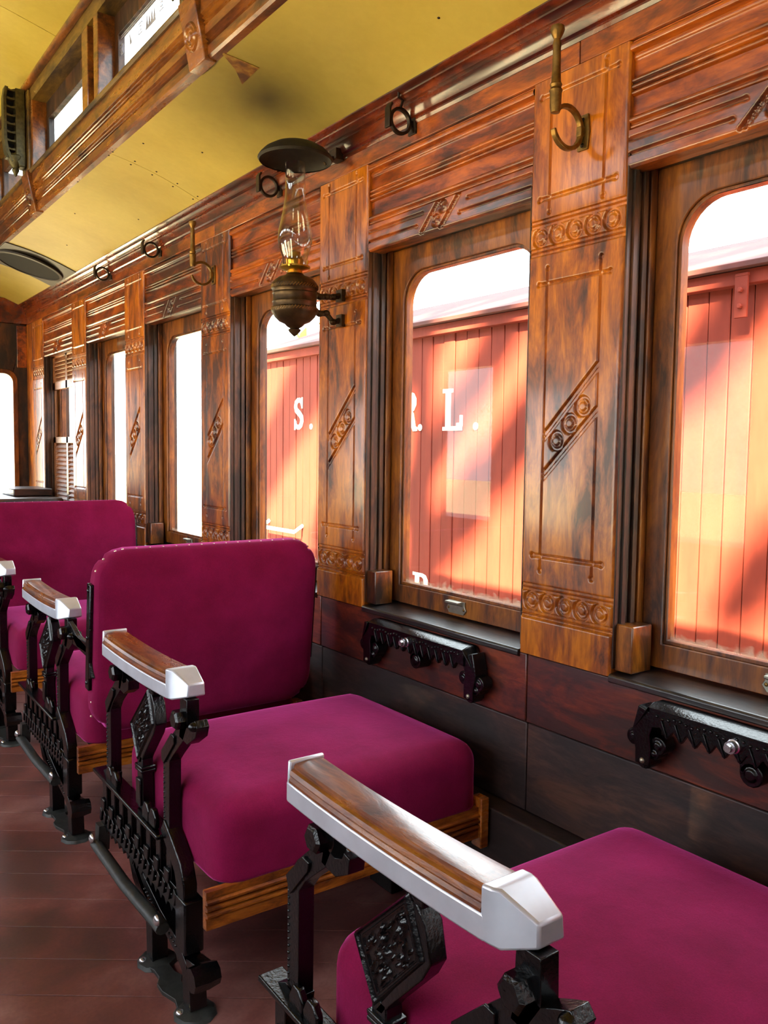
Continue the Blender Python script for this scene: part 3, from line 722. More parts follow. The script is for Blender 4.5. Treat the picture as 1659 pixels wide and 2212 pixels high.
    R = 0.006 * np.exp(-((e - 0.045) / 0.03) ** 2) + 0.003 * np.exp(-((e - 0.115) / 0.022) ** 2)
    fl = np.zeros_like(S); r2 = np.random.default_rng(11)
    for _ in range(60):
        cx, cy = r2.uniform(0.18, 0.84, 2); a = r2.uniform(0, 6.28); lx, ly = r2.uniform(0.03, 0.09), r2.uniform(0.012, 0.025)
        dx, dy = S - cx, T - cy; p = dx * math.cos(a) + dy * math.sin(a); q = -dx * math.sin(a) + dy * math.cos(a)
        fl = np.maximum(fl, np.exp(-(p / lx) ** 2 - (q / ly) ** 2))
    R += np.where(e > 0.13, 0.0055 * fl, 0); R *= np.clip(e / 0.02, 0, 1)
    MB().grid(np.stack([X0 + 0.002 - R, Q[..., 0], Q[..., 1]], -1)).build('kite_ornament', 'iron', st, angle=60)
    # rails and spindles below
    rail = MB(); rail.hexa([[(-0.030, 0.318, 0.338), (0.014, 0.318, 0.338), (0.014, 0.318, 0.328), (-0.030, 0.318, 0.328)],
                            [(-0.030, -0.120, 0.330), (0.014, -0.120, 0.330), (0.014, -0.120, 0.320), (-0.030, -0.120, 0.320)]])
    for (y, s) in ((0.215, 1), (0.175, 1), (-0.035, 1), (-0.075, 1)):
        rail.prism([(y - 0.018, 0.332), (y + 0.018, 0.332), (y + 0.020, 0.352), (y + 0.008, 0.372), (y - 0.008, 0.372), (y - 0.020, 0.356)], X0 - 0.010, X0 + 0.002)
    rail.ribbon([(-0.118, 0.352), (-0.150, 0.330), (-0.200, 0.292), (-0.214, 0.262), (-0.214, 0.225)], [0.036, 0.040, 0.042, 0.042, 0.040], X0 - 0.004, X1)
    rl = rail.build('upper_rail', 'iron', root, 0.003)
    for k, y in enumerate((0.278, 0.215, 0.155, 0.095, 0.035, -0.025, -0.085, -0.145)):
        sp = MB(); sp.ribbon([(y, 0.326), (y, 0.236)], 0.026 if k else 0.032, X0, X1 - 0.006)
        sp.prism([(y - 0.014, 0.268), (y + 0.014, 0.268), (y + 0.010, 0.238), (y - 0.010, 0.238)], X0 - 0.006, X0)
        sp.build('spindle', 'iron', root, 0.002)
    lo = MB(); top = [(0.300, 0.250), (-0.215, 0.246)]
    teeth = []; n = 17
    for k in range(n):
        y = -0.205 + k * 0.030; teeth += [(y, 0.198), (y + 0.010, 0.184), (y + 0.021, 0.198)]
    lo.prism([(-0.214, 0.246), (-0.214, 0.200)] + teeth + [(0.302, 0.200), (0.302, 0.250)], X0 - 0.002, X1)
    for k in range(34): lo.dome((X0 - 0.002, -0.200 + k * 0.0148, 0.2235), 0.0038, -0.0035, 'x', 6)
    for k in range(n):
        y = -0.200 + k * 0.030; lo.hexa([[(X0 - 0.007, y, 0.236), (X0 - 0.007, y + 0.012, 0.244), (X0 - 0.001, y + 0.012, 0.244), (X0 - 0.001, y, 0.236)],
                                         [(X0 - 0.007, y + 0.010, 0.208), (X0 - 0.007, y + 0.020, 0.212), (X0 - 0.001, y + 0.020, 0.212), (X0 - 0.001, y + 0.010, 0.208)]])
    lo.build('lower_rail', 'iron', root, 0.0015)
    MB().box(-0.020, 0.022, -0.246, -0.196, 0.128, 0.238).build('pivot_block', 'iron', root, 0.004)
    bar = MB().tube([(-0.030, 0.296, 0.150), (-0.032, 0.07, 0.142), (-0.030, -0.155, 0.146)], 0.015, 10, 0.8)
    bar.prism([(0.275, 0.20), (0.305, 0.20), (0.312, 0.140), (0.285, 0.132)], -0.028, 0.0)
    b_ = bar.build('tie_bar', 'iron_dusty', root)
    for y in (0.294, -0.150): MB().dome((-0.040, y, 0.166), 0.012, -0.008, 'x', 14).build('rivet', 'steel', b_)
    # pedestal
    pe = MB(); pe.ribbon([(0.090, 0.205), (0.060, 0.170), (0.020, 0.145), (-0.020, 0.120)], [0.040, 0.052, 0.050, 0.040], X0, X1 + 0.01)
    pe.ribbon([(0.060, 0.200), (0.010, 0.168), (-0.090, 0.140), (-0.185, 0.118), (-0.232, 0.090), (-0.240, 0.015)], [0.040, 0.042, 0.032, 0.034, 0.040, 0.038], X0, X1 + 0.01)
    for k in range(16): pe.dome((X0, 0.0 - k * 0.0122, 0.158 - k * 0.0026), 0.0035, -0.003, 'x', 6)
    pe.ribbon([(-0.018, 0.140), (-0.028, 0.080), (-0.030, 0.010)], [0.050, 0.036, 0.036], X0, X1 + 0.01)
    pd = pe.build('pedestal', 'iron', root, 0.003)
    MB().lathe([(0.0001, 0), (0.024, 0), (0.026, 0.030), (0.022, 0.055), (0.0001, 0.055)], (-0.030, -0.300, 0.112), 8, 'x').build('footrest_socket', 'iron', root)
    MB().ribbon([(-0.235, 0.100), (-0.300, 0.112)], [0.034, 0.036], X0, X1 + 0.01).build('footrest_arm', 'iron', root, 0.003)
    bs = MB()
    for y in (-0.030, -0.242): bs.lathe([(0.0001, 0.014), (0.022, 0.014), (0.040, 0.008), (0.045, 0.0), (0.0001, 0.0)], (0.004, y, 0.0), 10)
    bs.prism([(-0.030, -0.245), (0.030, -0.245), (0.018, -0.19), (0.016, -0.14), (0.026, -0.12), (0.018, -0.10), (0.018, -0.07), (0.030, -0.028), (-0.034, -0.028), (-0.018, -0.07), (-0.018, -0.10), (-0.030, -0.12), (-0.030, -0.15), (-0.018, -0.19)], 0.0, 0.009, 'xy')
    ba = bs.build('base_plate', 'iron_dusty', root, 0.001)
    for y in (-0.030, -0.242): MB().dome((-0.026, y + 0.006, 0.010), 0.009, 0.006, 'z').build('floor_bolt', 'steel', ba)
    # wooden rails under the cushion
    reed = [(0.225, -0.322), (0.300, -0.322), (0.300, -0.338), (0.286, -0.338)]
    for zc_ in (0.280, 0.267, 0.254): reed += [(zc_ + 0.0058, -0.333), (zc_ + 0.0045, -0.340), (zc_ + 0.002, -0.344), (zc_ - 0.002, -0.344), (zc_ - 0.0045, -0.340), (zc_ - 0.0058, -0.333)]
    reed += [(0.244, -0.338), (0.225, -0.338)]
    for nm, f in (('front_seat_rail', 1), ('rear_seat_rail', -1)):
        vs = [(x, (y if f > 0 else -y - 0.135), z) for x in (0.0, 0.675) for z, y in reed]; n = len(reed)
        mb = MB(); mb.prism([(y if f > 0 else -y - 0.135, z) for z, y in reed], -0.014 if f > 0 else 0.018, 0.676, 'yz'); mb.build(nm, 'oak', root, angle=30)
    MB().box(0.677, 0.702, -0.347, -0.312, 0.200, 0.322).build('rail_end_post', 'oak', root, 0.003)
    MB().box(0.06, 0.66, -0.29, 0.17, 0.250, 0.3004).build('seat_frame', 'black', root)
    MB().box(0.60, 0.64, -0.10, 0.0, 0.0, 0.25).build('wall_side_leg', 'iron', root, 0.004)
    cu = rounded_box(0.672, 0.540, 0.157, 0.052, 18, 0.014, True).build('cushion', 'plush', root, angle=180, loc=(0.352, -0.067, 0.3005)); weld(cu, 1e-4)
    if back:
        sgn = -1 if back == 'near' else 1
        bk = rounded_box(0.676, 0.090, 0.510, 0.030, 16, 0.0)
        # round the four corners seen from the front
        out = []
        for (x, y, z) in bk.v:
            hx, hz, rc = 0.338, 0.255, 0.085; zz = z - 0.255; ax, az = abs(x), abs(zz)
            if ax > hx - rc and az > hz - rc:
                dx, dz = ax - (hx - rc), az - (hz - rc); L = math.hypot(dx, dz); mx = max(dx, dz)
                if L > 1e-6: dx, dz = dx * mx / L, dz * mx / L
                x = math.copysign(hx - rc + dx, x); zz = math.copysign(hz - rc + dz, zz)
            y *= 1.0 - 0.25 * (zz / hz) ** 2 * (1 if zz > 0 else 0.2)
            out.append((x, y, zz + 0.255))
        bk.v = out
        b = bk.build('backrest', 'plush', root, angle=180); weld(b, 1e-4)
        tilt = math.radians(6); b.location = (0.335, -0.405 if sgn < 0 else 0.262, 0.362 if sgn < 0 else 0.385); b.rotation_euler = (tilt if sgn < 0 else -tilt, 0, 0)
        tk = None; pts = []
        for k in range(15): pts.append((-0.262 + k * 0.0375, 0.508))
        for k in range(3):
            q = math.radians(20 + 25 * k)
            for sx in (-1, 1): pts.append((sx * (0.253 + 0.084 * math.cos(q)), 0.425 + 0.084 * math.sin(q)))
        for z in (0.40, 0.36, 0.09, 0.05):
            for sx in (-1, 1): pts.append((sx * 0.336, z))
        for (x, z) in pts:
            if tk is None: tk = MB(); tk.lathe([(0.0036 * math.cos(q), 0.0036 * math.sin(q)) for q in np.linspace(-1.57, 1.57, 6)], (0, 0, 0), 8); tk = tk.build('tack', 'tack', b, loc=(x, sgn * 0.008, z))
            else: inst(tk, 'tack', b, (x, sgn * 0.008, z))
        # side straps and the swing arm that carries the back
        for x in (-0.342, 0.342):
            sx = MB(); sx.ribbon([(0.0, 0.125), (0.0, 0.418)], 0.030, x - 0.006, x + 0.006); s_ = sx.build('side_strap', 'iron', b, 0.003)
            for z in (0.145, 0.27, 0.40): MB().dome((x + (-0.006 if x < 0 else 0.006), 0, z), 0.006, -0.004 if x < 0 else 0.004, 'x', 10).build('strap_screw', 'iron', s_)
        ar = MB(); yb = -0.225 if sgn < 0 else 0.165; ye = -0.44 if sgn < 0 else 0.285
        ar.ribbon([(yb, 0.640), ((yb + ye) / 2, 0.600), (ye + 0.02 * -sgn, 0.60), (ye, 0.66)], [0.022, 0.030, 0.034, 0.026], -0.012, 0.002)
        ar.ribbon([(yb, 0.600), ((yb + ye) / 2, 0.600), (ye + 0.02 * -sgn, 0.59), (ye, 0.52)], [0.026, 0.034, 0.034, 0.024], -0.012, 0.002)
        ar.build('swing_arm', 'iron', root, 0.002)
    return root
G = 'plush seats along the window wall'
s1 = make_seat('train_seat', (0.600, 0.790, 0))
tag(s1, 'nearest magenta plush seat, with the largest wood-topped armrest and cropped cushion', 'seat', G)
s2 = make_seat('train_seat', (0.645, 1.775, 0))
tag(s2, 'backless-looking magenta plush seat fully in view before the dark backrest', 'seat', G)
s3 = make_seat('train_seat', (0.668, 2.693, 0), 'near')
tag(s3, 'magenta plush seat whose tack-edged backrest stands closest to the camera', 'seat', G)
s4 = make_seat('train_seat', (0.690, 3.630, 0), 'far')
tag(s4, 'farthest magenta plush seat, its purple-lit backrest at the picture edge', 'seat', G)

# ------------------------------------------------------------------ oil lamp on the second post
LX, LY = 1.243, 2.19
lamp = tag(empty('oil_lamp', (LX, LY, 1.472)), 'brass wall oil lamp with glass chimney under a dark smoke bell', 'lamp')
def lz(z): return z - 1.472
font = [(0.0001, 1.470), (0.008, 1.476), (0.016, 1.484), (0.019, 1.490), (0.013, 1.494), (0.022, 1.499), (0.030, 1.507), (0.046, 1.514), (0.058, 1.526), (0.065, 1.537), (0.069, 1.543), (0.069, 1.550), (0.065, 1.554), (0.064, 1.566),
        (0.066, 1.569), (0.064, 1.572), (0.064, 1.590), (0.066, 1.593), (0.064, 1.596), (0.065, 1.604), (0.069, 1.608), (0.069, 1.616), (0.066, 1.622), (0.059, 1.631), (0.049, 1.639), (0.030, 1.645), (0.024, 1.652), (0.0001, 1.654)]
MB().lathe([(r, lz(z)) for r, z in font], n=40).build('reservoir', 'brass_dark', lamp, angle=40)
for z in (1.547, 1.612):
    rb = MB()
    for k in range(48):
        q = 2 * math.pi * k / 48; p = Vector((0.067 * math.cos(q), 0.067 * math.sin(q), lz(z)))
        t = Vector((-math.sin(q), math.cos(q), 0.9)) * 0.0042; rb.tube([p - t, p + t], 0.0026, 5)
    rb.build('rope_band', 'brass', lamp)
bu = MB(); bu.lathe([(0.024, lz(1.650)), (0.022, lz(1.658)), (0.040, lz(1.664)), (0.045, lz(1.668)), (0.045, lz(1.672)), (0.030, lz(1.671)), (0.022, lz(1.674)), (0.024, lz(1.686)), (0.026, lz(1.690)), (0.022, lz(1.696)), (0.018, lz(1.712)), (0.006, lz(1.719)), (0.0001, lz(1.719))], n=32)
bn = bu.build('burner', 'gold', lamp)
for k in range(4):
    pr = MB(); q = k * math.pi / 2 + 0.5; c = (0.041 * math.cos(q), 0.041 * math.sin(q)); pr.tube([(c[0], c[1], lz(1.668)), (c[0] * 1.05, c[1] * 1.05, lz(1.686))], 0.003, 6); pr.build('chimney_prong', 'gold', bn)
MB().tube([(-0.02, -0.02, lz(1.674)), (-0.045, -0.045, lz(1.664))], 0.003, 8).build('wick_key', 'gold', bn)
ch = [(0.036, 1.668), (0.036, 1.690), (0.039, 1.704), (0.046, 1.724), (0.0505, 1.746), (0.0495, 1.770), (0.043, 1.800), (0.036, 1.832), (0.031, 1.862), (0.029, 1.90), (0.0295, 1.965)]
MB().lathe([(r, lz(z)) for r, z in ch] + [(r - 0.0012, lz(z)) for r, z in reversed(ch)], n=40).build('glass_chimney', 'chimney', lamp, angle=180)
be = [(0.106, 1.974), (0.109, 1.978), (0.104, 1.986), (0.090, 2.000), (0.066, 2.014), (0.036, 2.023), (0.014, 2.027), (0.010, 2.034), (0.0001, 2.035)]
bl_ = MB(); bl_.lathe([(r, lz(z)) for r, z in be] , n=40); bl_.lathe([(r * 0.985, lz(z) - 0.003) for r, z in be], n=40); bl_.build('smoke_bell', 'bell', lamp, angle=60)
for z, zi in ((1.604, 1.605), (1.530, 1.556)):
    br = MB(); br.box(XW - LX - 0.012, XW - LX + 0.002, -0.028, 0.004, lz(z) - 0.018, lz(z) + 0.018)
    pts = [(XW - LX - 0.008, -0.012, lz(z)), (XW - LX - 0.03, -0.010, lz(z) - 0.006), (0.105, -0.005, lz(zi) - 0.008), (0.085, 0, lz(zi) - 0.010), (0.060, 0, lz(zi))]
    br.tube(pts, [0.010, 0.008, 0.009, 0.010, 0.009], 8)
    for p in pts[1:4]: br.dome(p, 0.013, 0.010, 'z', 8); br.dome(p, 0.013, -0.010, 'z', 8)
    br.build('wall_bracket', 'brass_dark', lamp, 0.001)
br = MB(); br.box(XW - LX - 0.030, XW - LX + 0.002, -0.018, 0.022, lz(2.018) - 0.016, lz(2.018) + 0.016); br.tube([(XW - LX - 0.02, 0, lz(2.012)), (0.125, 0, lz(2.004)), (0.098, 0, lz(1.985))], [0.008, 0.007, 0.006], 8)
br.build('bell_bracket', 'brass_dark', lamp, 0.001)

# ------------------------------------------------------------------ hooks
def arc(cx, cz, r, a0, a1, n=22): return [(cx + r * math.cos(q), cz + r * math.sin(q)) for q in np.linspace(math.radians(a0), math.radians(a1), n)]
def make_rod_hook(y, z, label):
    root = tag(empty('rod_hook', (XW, y, z)), label, 'hook', 'brass rod hooks on the posts')
    MB().prism([(-0.014, -0.036), (0.014, -0.036), (0.018, 0.0), (0.014, 0.036), (-0.014, 0.036), (-0.018, 0.0)], -0.005, 0.001).build('wall_plate', 'brass', root, 0.001)
    for zz in (-0.026, 0.026): MB().dome((-0.005, 0, zz), 0.005, -0.003, 'x', 8).build('screw', 'iron_dark', root)
    a = arc(-0.052, 0.000, 0.042, 140, -165); c = MB()
    c.ribbon(a, [0.009] * 18 + [0.009, 0.009, 0.008, 0.006], -0.006, 0.006, 'xz')
    c.box(-0.017, -0.004, -0.007, 0.007, -0.010, 0.010); c.build('hook_curve', 'brass', root, 0.0015)
    pr = [(0.0001, 0.020), (0.008, 0.021), (0.010, 0.030), (0.0105, 0.055), (0.012, 0.060), (0.009, 0.065), (0.011, 0.070), (0.0085, 0.076), (0.0075, 0.10), (0.007, 0.135), (0.008, 0.140), (0.006, 0.150), (0.011, 0.160), (0.013, 0.166), (0.012, 0.172), (0.0001, 0.173)]
    MB().lathe([(r * 1.15, 0.02 + (z - 0.02) * 1.12) for r, z in pr], (-0.088, 0, 0), 16).build('turned_rod', 'brass', root)
make_rod_hook(1.243, 1.812, 'brass rod hook on the carved post nearest the camera')
make_rod_hook(3.100, 1.812, 'brass rod hook on the carved post beyond the oil lamp')
def make_ring_hook(y, z, label):
    root = tag(empty('ring_hook', (XW, y, z)), label, 'hook', 'iron ring hooks on the frieze')
    MB().box(-0.006, 0.001, -0.016, 0.016, -0.026, 0.026).build('wall_plate', 'iron_dark', root, 0.001)
    c = MB(); c.ribbon(arc(-0.044, 0, 0.031, 0, 360, 29), 0.008, -0.006, 0.006, 'xz'); c.box(-0.017, -0.004, -0.006, 0.006, -0.008, 0.008); c.build('ring', 'iron_dark', root, 0.0015)
    MB().ribbon([(-0.083, -0.024), (-0.083, 0.026), (-0.076, 0.038)], 0.007, -0.011, 0.011, 'xz').build('front_tab', 'iron_dark', root, 0.0015)
    return root
rh = make_ring_hook(1.836, 2.004, 'black iron ring hook closest to the camera, with a wire rising above')
MB().tube([(-0.044, 0, 0.03), (-0.036, 0, 0.055), (-0.050, 0, 0.060), (-0.050, 0, 0.085), (-0.062, 0, 0.088)], 0.004, 6).build('wire', 'iron_dark', rh)
make_ring_hook(2.567, 2.012, 'iron ring hook half hidden behind the lamp chimney')
make_ring_hook(3.660, 2.004, 'iron ring hook just beyond the farther brass rod hook')
make_ring_hook(4.343, 2.010, 'farthest iron ring hook, nearest the shuttered window')

# ------------------------------------------------------------------ cast-iron window arms
def make_window_arm(y, label):
    root = tag(empty('window_armrest', (XW, y, 0.52)), label, 'armrest', 'cast iron arms under the window sills')
    z0 = 0.142
    fl = MB(); fl.hexa([[(-0.052, -0.205, z0 - 0.010), (-0.030, -0.205, z0 - 0.002), (-0.004, -0.205, z0 - 0.002), (-0.004, -0.205, z0 - 0.014)], [(-0.052, 0.205, z0 - 0.010), (-0.030, 0.205, z0 - 0.002), (-0.004, 0.205, z0 - 0.002), (-0.004, 0.205, z0 - 0.014)]])
    for s in (-1, 1):
        fl.hexa([[(-0.052, s * 0.205, z0 - 0.010), (-0.030, s * 0.205, z0 - 0.002), (-0.004, s * 0.205, z0 - 0.002), (-0.004, s * 0.205, z0 - 0.014)],
                 [(-0.044, s * 0.240, z0 - 0.060), (-0.024, s * 0.246, z0 - 0.055), (-0.002, s * 0.246, z0 - 0.055), (-0.002, s * 0.236, z0 - 0.068)]])
    fl.build('top_flange', 'iron', root, 0.002)
    teeth = []; n = 12; step = 0.36 / n
    for k in range(n): y0 = 0.18 - k * step; teeth += [(y0, z0 - 0.045), (y0 - step * 0.55, z0 - 0.064), (y0 - step * 0.95, z0 - 0.046)]
    fr = MB(); fr.prism([(-0.205, z0 - 0.008), (0.205, z0 - 0.008), (0.205, z0 - 0.050)] + teeth + [(-0.205, z0 - 0.050)], -0.046, -0.036)
    for k in range(n):
        y0 = 0.18 - k * step; fr.ribbon([(y0 - 0.004, z0 - 0.030), (y0 - step * 0.55, z0 - 0.060)], 0.004, -0.049, -0.046)
    for k in range(30): fr.dome((-0.046, -0.185 + k * 0.0128, z0 - 0.024 + 0.003 * math.sin(k * 1.3)), 0.0036, -0.003, 'x', 6)
    fr.build('zigzag_fret', 'iron', root, 0.001)
    for s in (-1, 1):
        lg = MB(); lg.ribbon([(s * 0.212, z0 - 0.020), (s * 0.226, z0 - 0.066), (s * 0.220, z0 - 0.100), (s * 0.220, 0.012)], [0.044, 0.040, 0.036, 0.034], -0.042, -0.002)
        for (dy, dz, r) in ((0.026, -0.082, 0.017), (-0.030, -0.086, 0.018), (-0.022, -0.104, 0.012), (0.0, -0.122, 0.018)):
            lg.lathe([(0.0001, -0.036), (r * 0.4, -0.036), (r * 0.5, -0.032), (r, -0.032), (r, 0.0), (0.0001, 0.0)], (-0.004, s * 0.220 + dy, z0 + dz), 14, 'x')
        l_ = lg.build('leg', 'iron', root, 0.002)
        MB().dome((-0.042, s * 0.220, 0.020), 0.006, -0.004, 'x', 10).build('screw', 'nickel', l_)
    md = MB(); md.lathe([(0.0001, -0.044), (0.010, -0.044), (0.012, -0.040), (0.022, -0.040), (0.022, 0), (0.0001, 0)], (-0.002, -0.006, z0 - 0.078), 14, 'x'); md.box(-0.042, -0.002, -0.018, 0.016, z0 - 0.078, z0 - 0.02); md.build('centre_lug', 'iron', root, 0.002)
    MB().lathe([(0.0001, -0.024), (0.007, -0.024), (0.008, -0.016), (0.011, -0.016), (0.011, -0.006), (0.013, -0.005), (0.013, 0.0), (0.0001, 0)], (-0.046, 0.024, z0 - 0.034), 16, 'x').build('push_button', 'steel', root)
make_window_arm(1.745, 'black cast iron arm under the sill before the white letters')
make_window_arm(0.790, 'black cast iron arm under the sill at the picture\'s right edge')

# ------------------------------------------------------------------ pierced castings over the rosette blocks
def make_casting(y, label):
    root = tag(empty('pierced_bracket', (XK - 0.012, y, 2.36)), label, 'bracket', 'pierced castings over the rosette blocks')
    side = [(-0.004, 0.01), (-0.004, 0.345), (-0.044, 0.345), (-0.044, 0.045), (-0.030, 0.012)]
    MB().prism(side, -0.030, 0.030, 'xz').build('side_cheek', 'greenish', root, 0.004)
    out = MB(); out.ribbon([(-0.056, 0.03), (-0.078, 0.070), (-0.086, 0.12), (-0.086, 0.30), (-0.078, 0.345)], [0.014, 0.015, 0.013, 0.013, 0.014], -0.026, 0.022, 'xz')
    for k in range(9): out.ribbon([(-0.042, 0.048 + k * 0.036), (-0.060, 0.045 + k * 0.036), (-0.084, 0.049 + k * 0.036)], [0.014, 0.007, 0.013], -0.022, 0.018, 'xz')
    out.build('lattice', 'greenish', root, 0.002)
    MB().prism([(-0.042, 0.03), (-0.042, 0.345), (-0.080, 0.345), (-0.082, 0.08), (-0.060, 0.03)], 0.010, 0.022, 'xz').build('backing', 'black', root)  # flat black sheet standing in for the dark inside the holes
    tp = MB(); tp.lathe([(0.0001, -0.055), (0.006, -0.048), (0.016, -0.026), (0.012, -0.018), (0.026, -0.002), (0.034, 0.018), (0.036, 0.030), (0.028, 0.040), (0.0001, 0.042)], (-0.042, 0, 0.025), 14); tp.build('pendant', 'greenish', root)
make_casting(PIL[2], 'dark bronze casting at the top edge above the nearer carved rosette')
make_casting(PIL[3], 'bronze casting with a row of holes above the farther carved rosette')

# ------------------------------------------------------------------ flue plate on the side deck, locker in the far corner
fp = tag(empty('flue_plate', (1.16, 5.00, 2.13)), 'dark grey metal flue plate with a black oval opening on the ceiling', 'plate')
def deck_z(x): return deck_pt((x - XW + 0.055) / (XD - XW + 0.055))[1]
pl = MB(); xs = np.linspace(0.985, 1.34, 12)
rings = [[(x - 1.16, -0.25, deck_z(x) - 2.13 - 0.001), (x - 1.16, 0.25, deck_z(x) - 2.13 - 0.001), (x - 1.16, 0.25, deck_z(x) - 2.13 - 0.006), (x - 1.16, -0.25, deck_z(x) - 2.13 - 0.006)] for x in xs]
pl.hexa(rings).build('sheet', 'plate', fp)
tl = math.atan2(ZD - 2.083, XD - XW + 0.055)
co = MB(); co.lathe([(0.182, -0.004), (0.182, -0.014), (0.166, -0.016), (0.164, -0.003), (0.182, -0.004)], (0, 0, 0), 40); c_ = co.build('collar', 'plate', fp, loc=(0, 0, deck_z(1.16) - 2.142)); c_.rotation_euler = (0, 0.29, 0)
ho = MB().lathe([(0.0001, -0.0105), (0.165, -0.0105), (0.165, -0.005), (0.0001, -0.005)], (0, 0, 0), 40).build('opening', 'black', fp, loc=(0, 0, deck_z(1.16) - 2.142)); ho.rotation_euler = (0, 0.29, 0)  # black disc standing in for the dark of the hole
lk = tag(empty('locker', (1.22, 5.40, 0)), 'dark wooden locker with a rounded overhanging top beyond the last seat', 'locker')
MB().box(-0.28, 0.125, -0.28, 0.30, 0.0, 0.80).build('body', 'locker', lk, 0.006)
MB().hexa([[(x * k, y * k2, z) for x, y in ((-0.31, -0.31), (0.13, -0.31), (0.13, 0.33), (-0.31, 0.33))] for z, k, k2 in ((0.802, 0.96, 0.97), (0.812, 1.0, 1.0), (0.828, 1.0, 1.0), (0.840, 0.95, 0.97))]).build('top', 'locker', lk, 0.004)
MB().box(-0.10, 0.120, -0.10, 0.25, 0.841, 0.885).build('upper_lid', 'locker', lk, 0.006)

# ------------------------------------------------------------------ outside: ground, red boxcar, trees
ground = tag(MB().box(-40, 60, -40, 80, -1.15, -1.05).build('ground', 'ground'), kind='structure')
BX = 3.50; BY1 = 1.905 * BX; BY0 = -3.0
car = tag(empty('boxcar', (BX, 2.0, -1.05)), 'red plank-sided boxcar with white letters outside the windows', 'boxcar')
def cz(ratio): return 1.14 + ratio * BX + 1.05
pw = 0.1115; pk = None; y = BY1
plank_m = MB().box(-0.012, 0.02, 0.002, pw - 0.002, 0.0, cz(0.235) - 0.62)
k = 0
while y - pw > BY0:
    y -= pw
    if pk is None: pk = plank_m.build('plank', 'red', car, 0.004, loc=(0, y - 2.0, 0.62))
    else: inst(pk, 'plank', car, (random.uniform(-0.0025, 0.0025), y - 2.0, 0.62))
MB().box(0.02, 2.2, BY0 - 2.0, BY1 - 2.0, 0.55, cz(0.235)).build('body', 'red', car)
MB().box(-0.060, 0.0, BY0 - 2.05, BY1 - 1.93, cz(0.2125), cz(0.231)).build('fascia', 'red', car, 0.004)
RZ = cz(0.2315)
MB().hexa([[(x, y_, RZ + z) for x, z in ((-0.10, 0.0), (-0.10, 0.025), (0.75, 0.335), (1.45, 0.335), (2.3, 0.02), (2.3, 0.0))] for y_ in (BY0 - 2.1, BY1 - 1.90)]).build('roof', 'roof_red', car, 0.003)
MB().box(0.0, 2.2, BY0 - 2.0, BY1 - 2.0, 0.35, 0.55).build('underframe', 'iron_dusty', car)
for yy in (BY0 - 1.0, BY1 - 3.0 - 0.2):
    tr_ = MB().box(0.25, 1.95, yy - 0.8, yy + 0.8, 0.25, 0.4)
    for dy in (-0.5, 0.5): tr_.lathe([(0.0001, 0), (0.30, 0), (0.30, 0.1), (0.0001, 0.1)], (0.4, yy + dy, 0.30), 24, 'x')
    tr_.build('truck', 'iron_dusty', car)
# door hanger by the first window
hg = MB(); yh = 0.607 * BX - 2.0
hg.box(-0.075, -0.062, yh - 0.030, yh + 0.030, cz(0.171), cz(0.222)); hg.box(-0.075, 0.0, yh - 0.030, yh + 0.030, cz(0.222), cz(0.226))
h_ = hg.build('door_hanger', 'red', car, 0.002)
for r in (0.185, 0.205): MB().hexbolt((-0.075, yh, cz(r)), 0.012, -0.014).build('bolt', 'red', h_)
gi = MB(); ga, gb = 1.878 * BX - 2.0, 1.712 * BX - 2.0; gz = cz(-0.193)
gi.tube([(-0.01, ga, gz + 0.05), (-0.09, ga, gz), (-0.09, gb, gz), (-0.01, gb, gz + 0.05)], 0.016, 8)
gi.build('grab_iron', 'white', car)
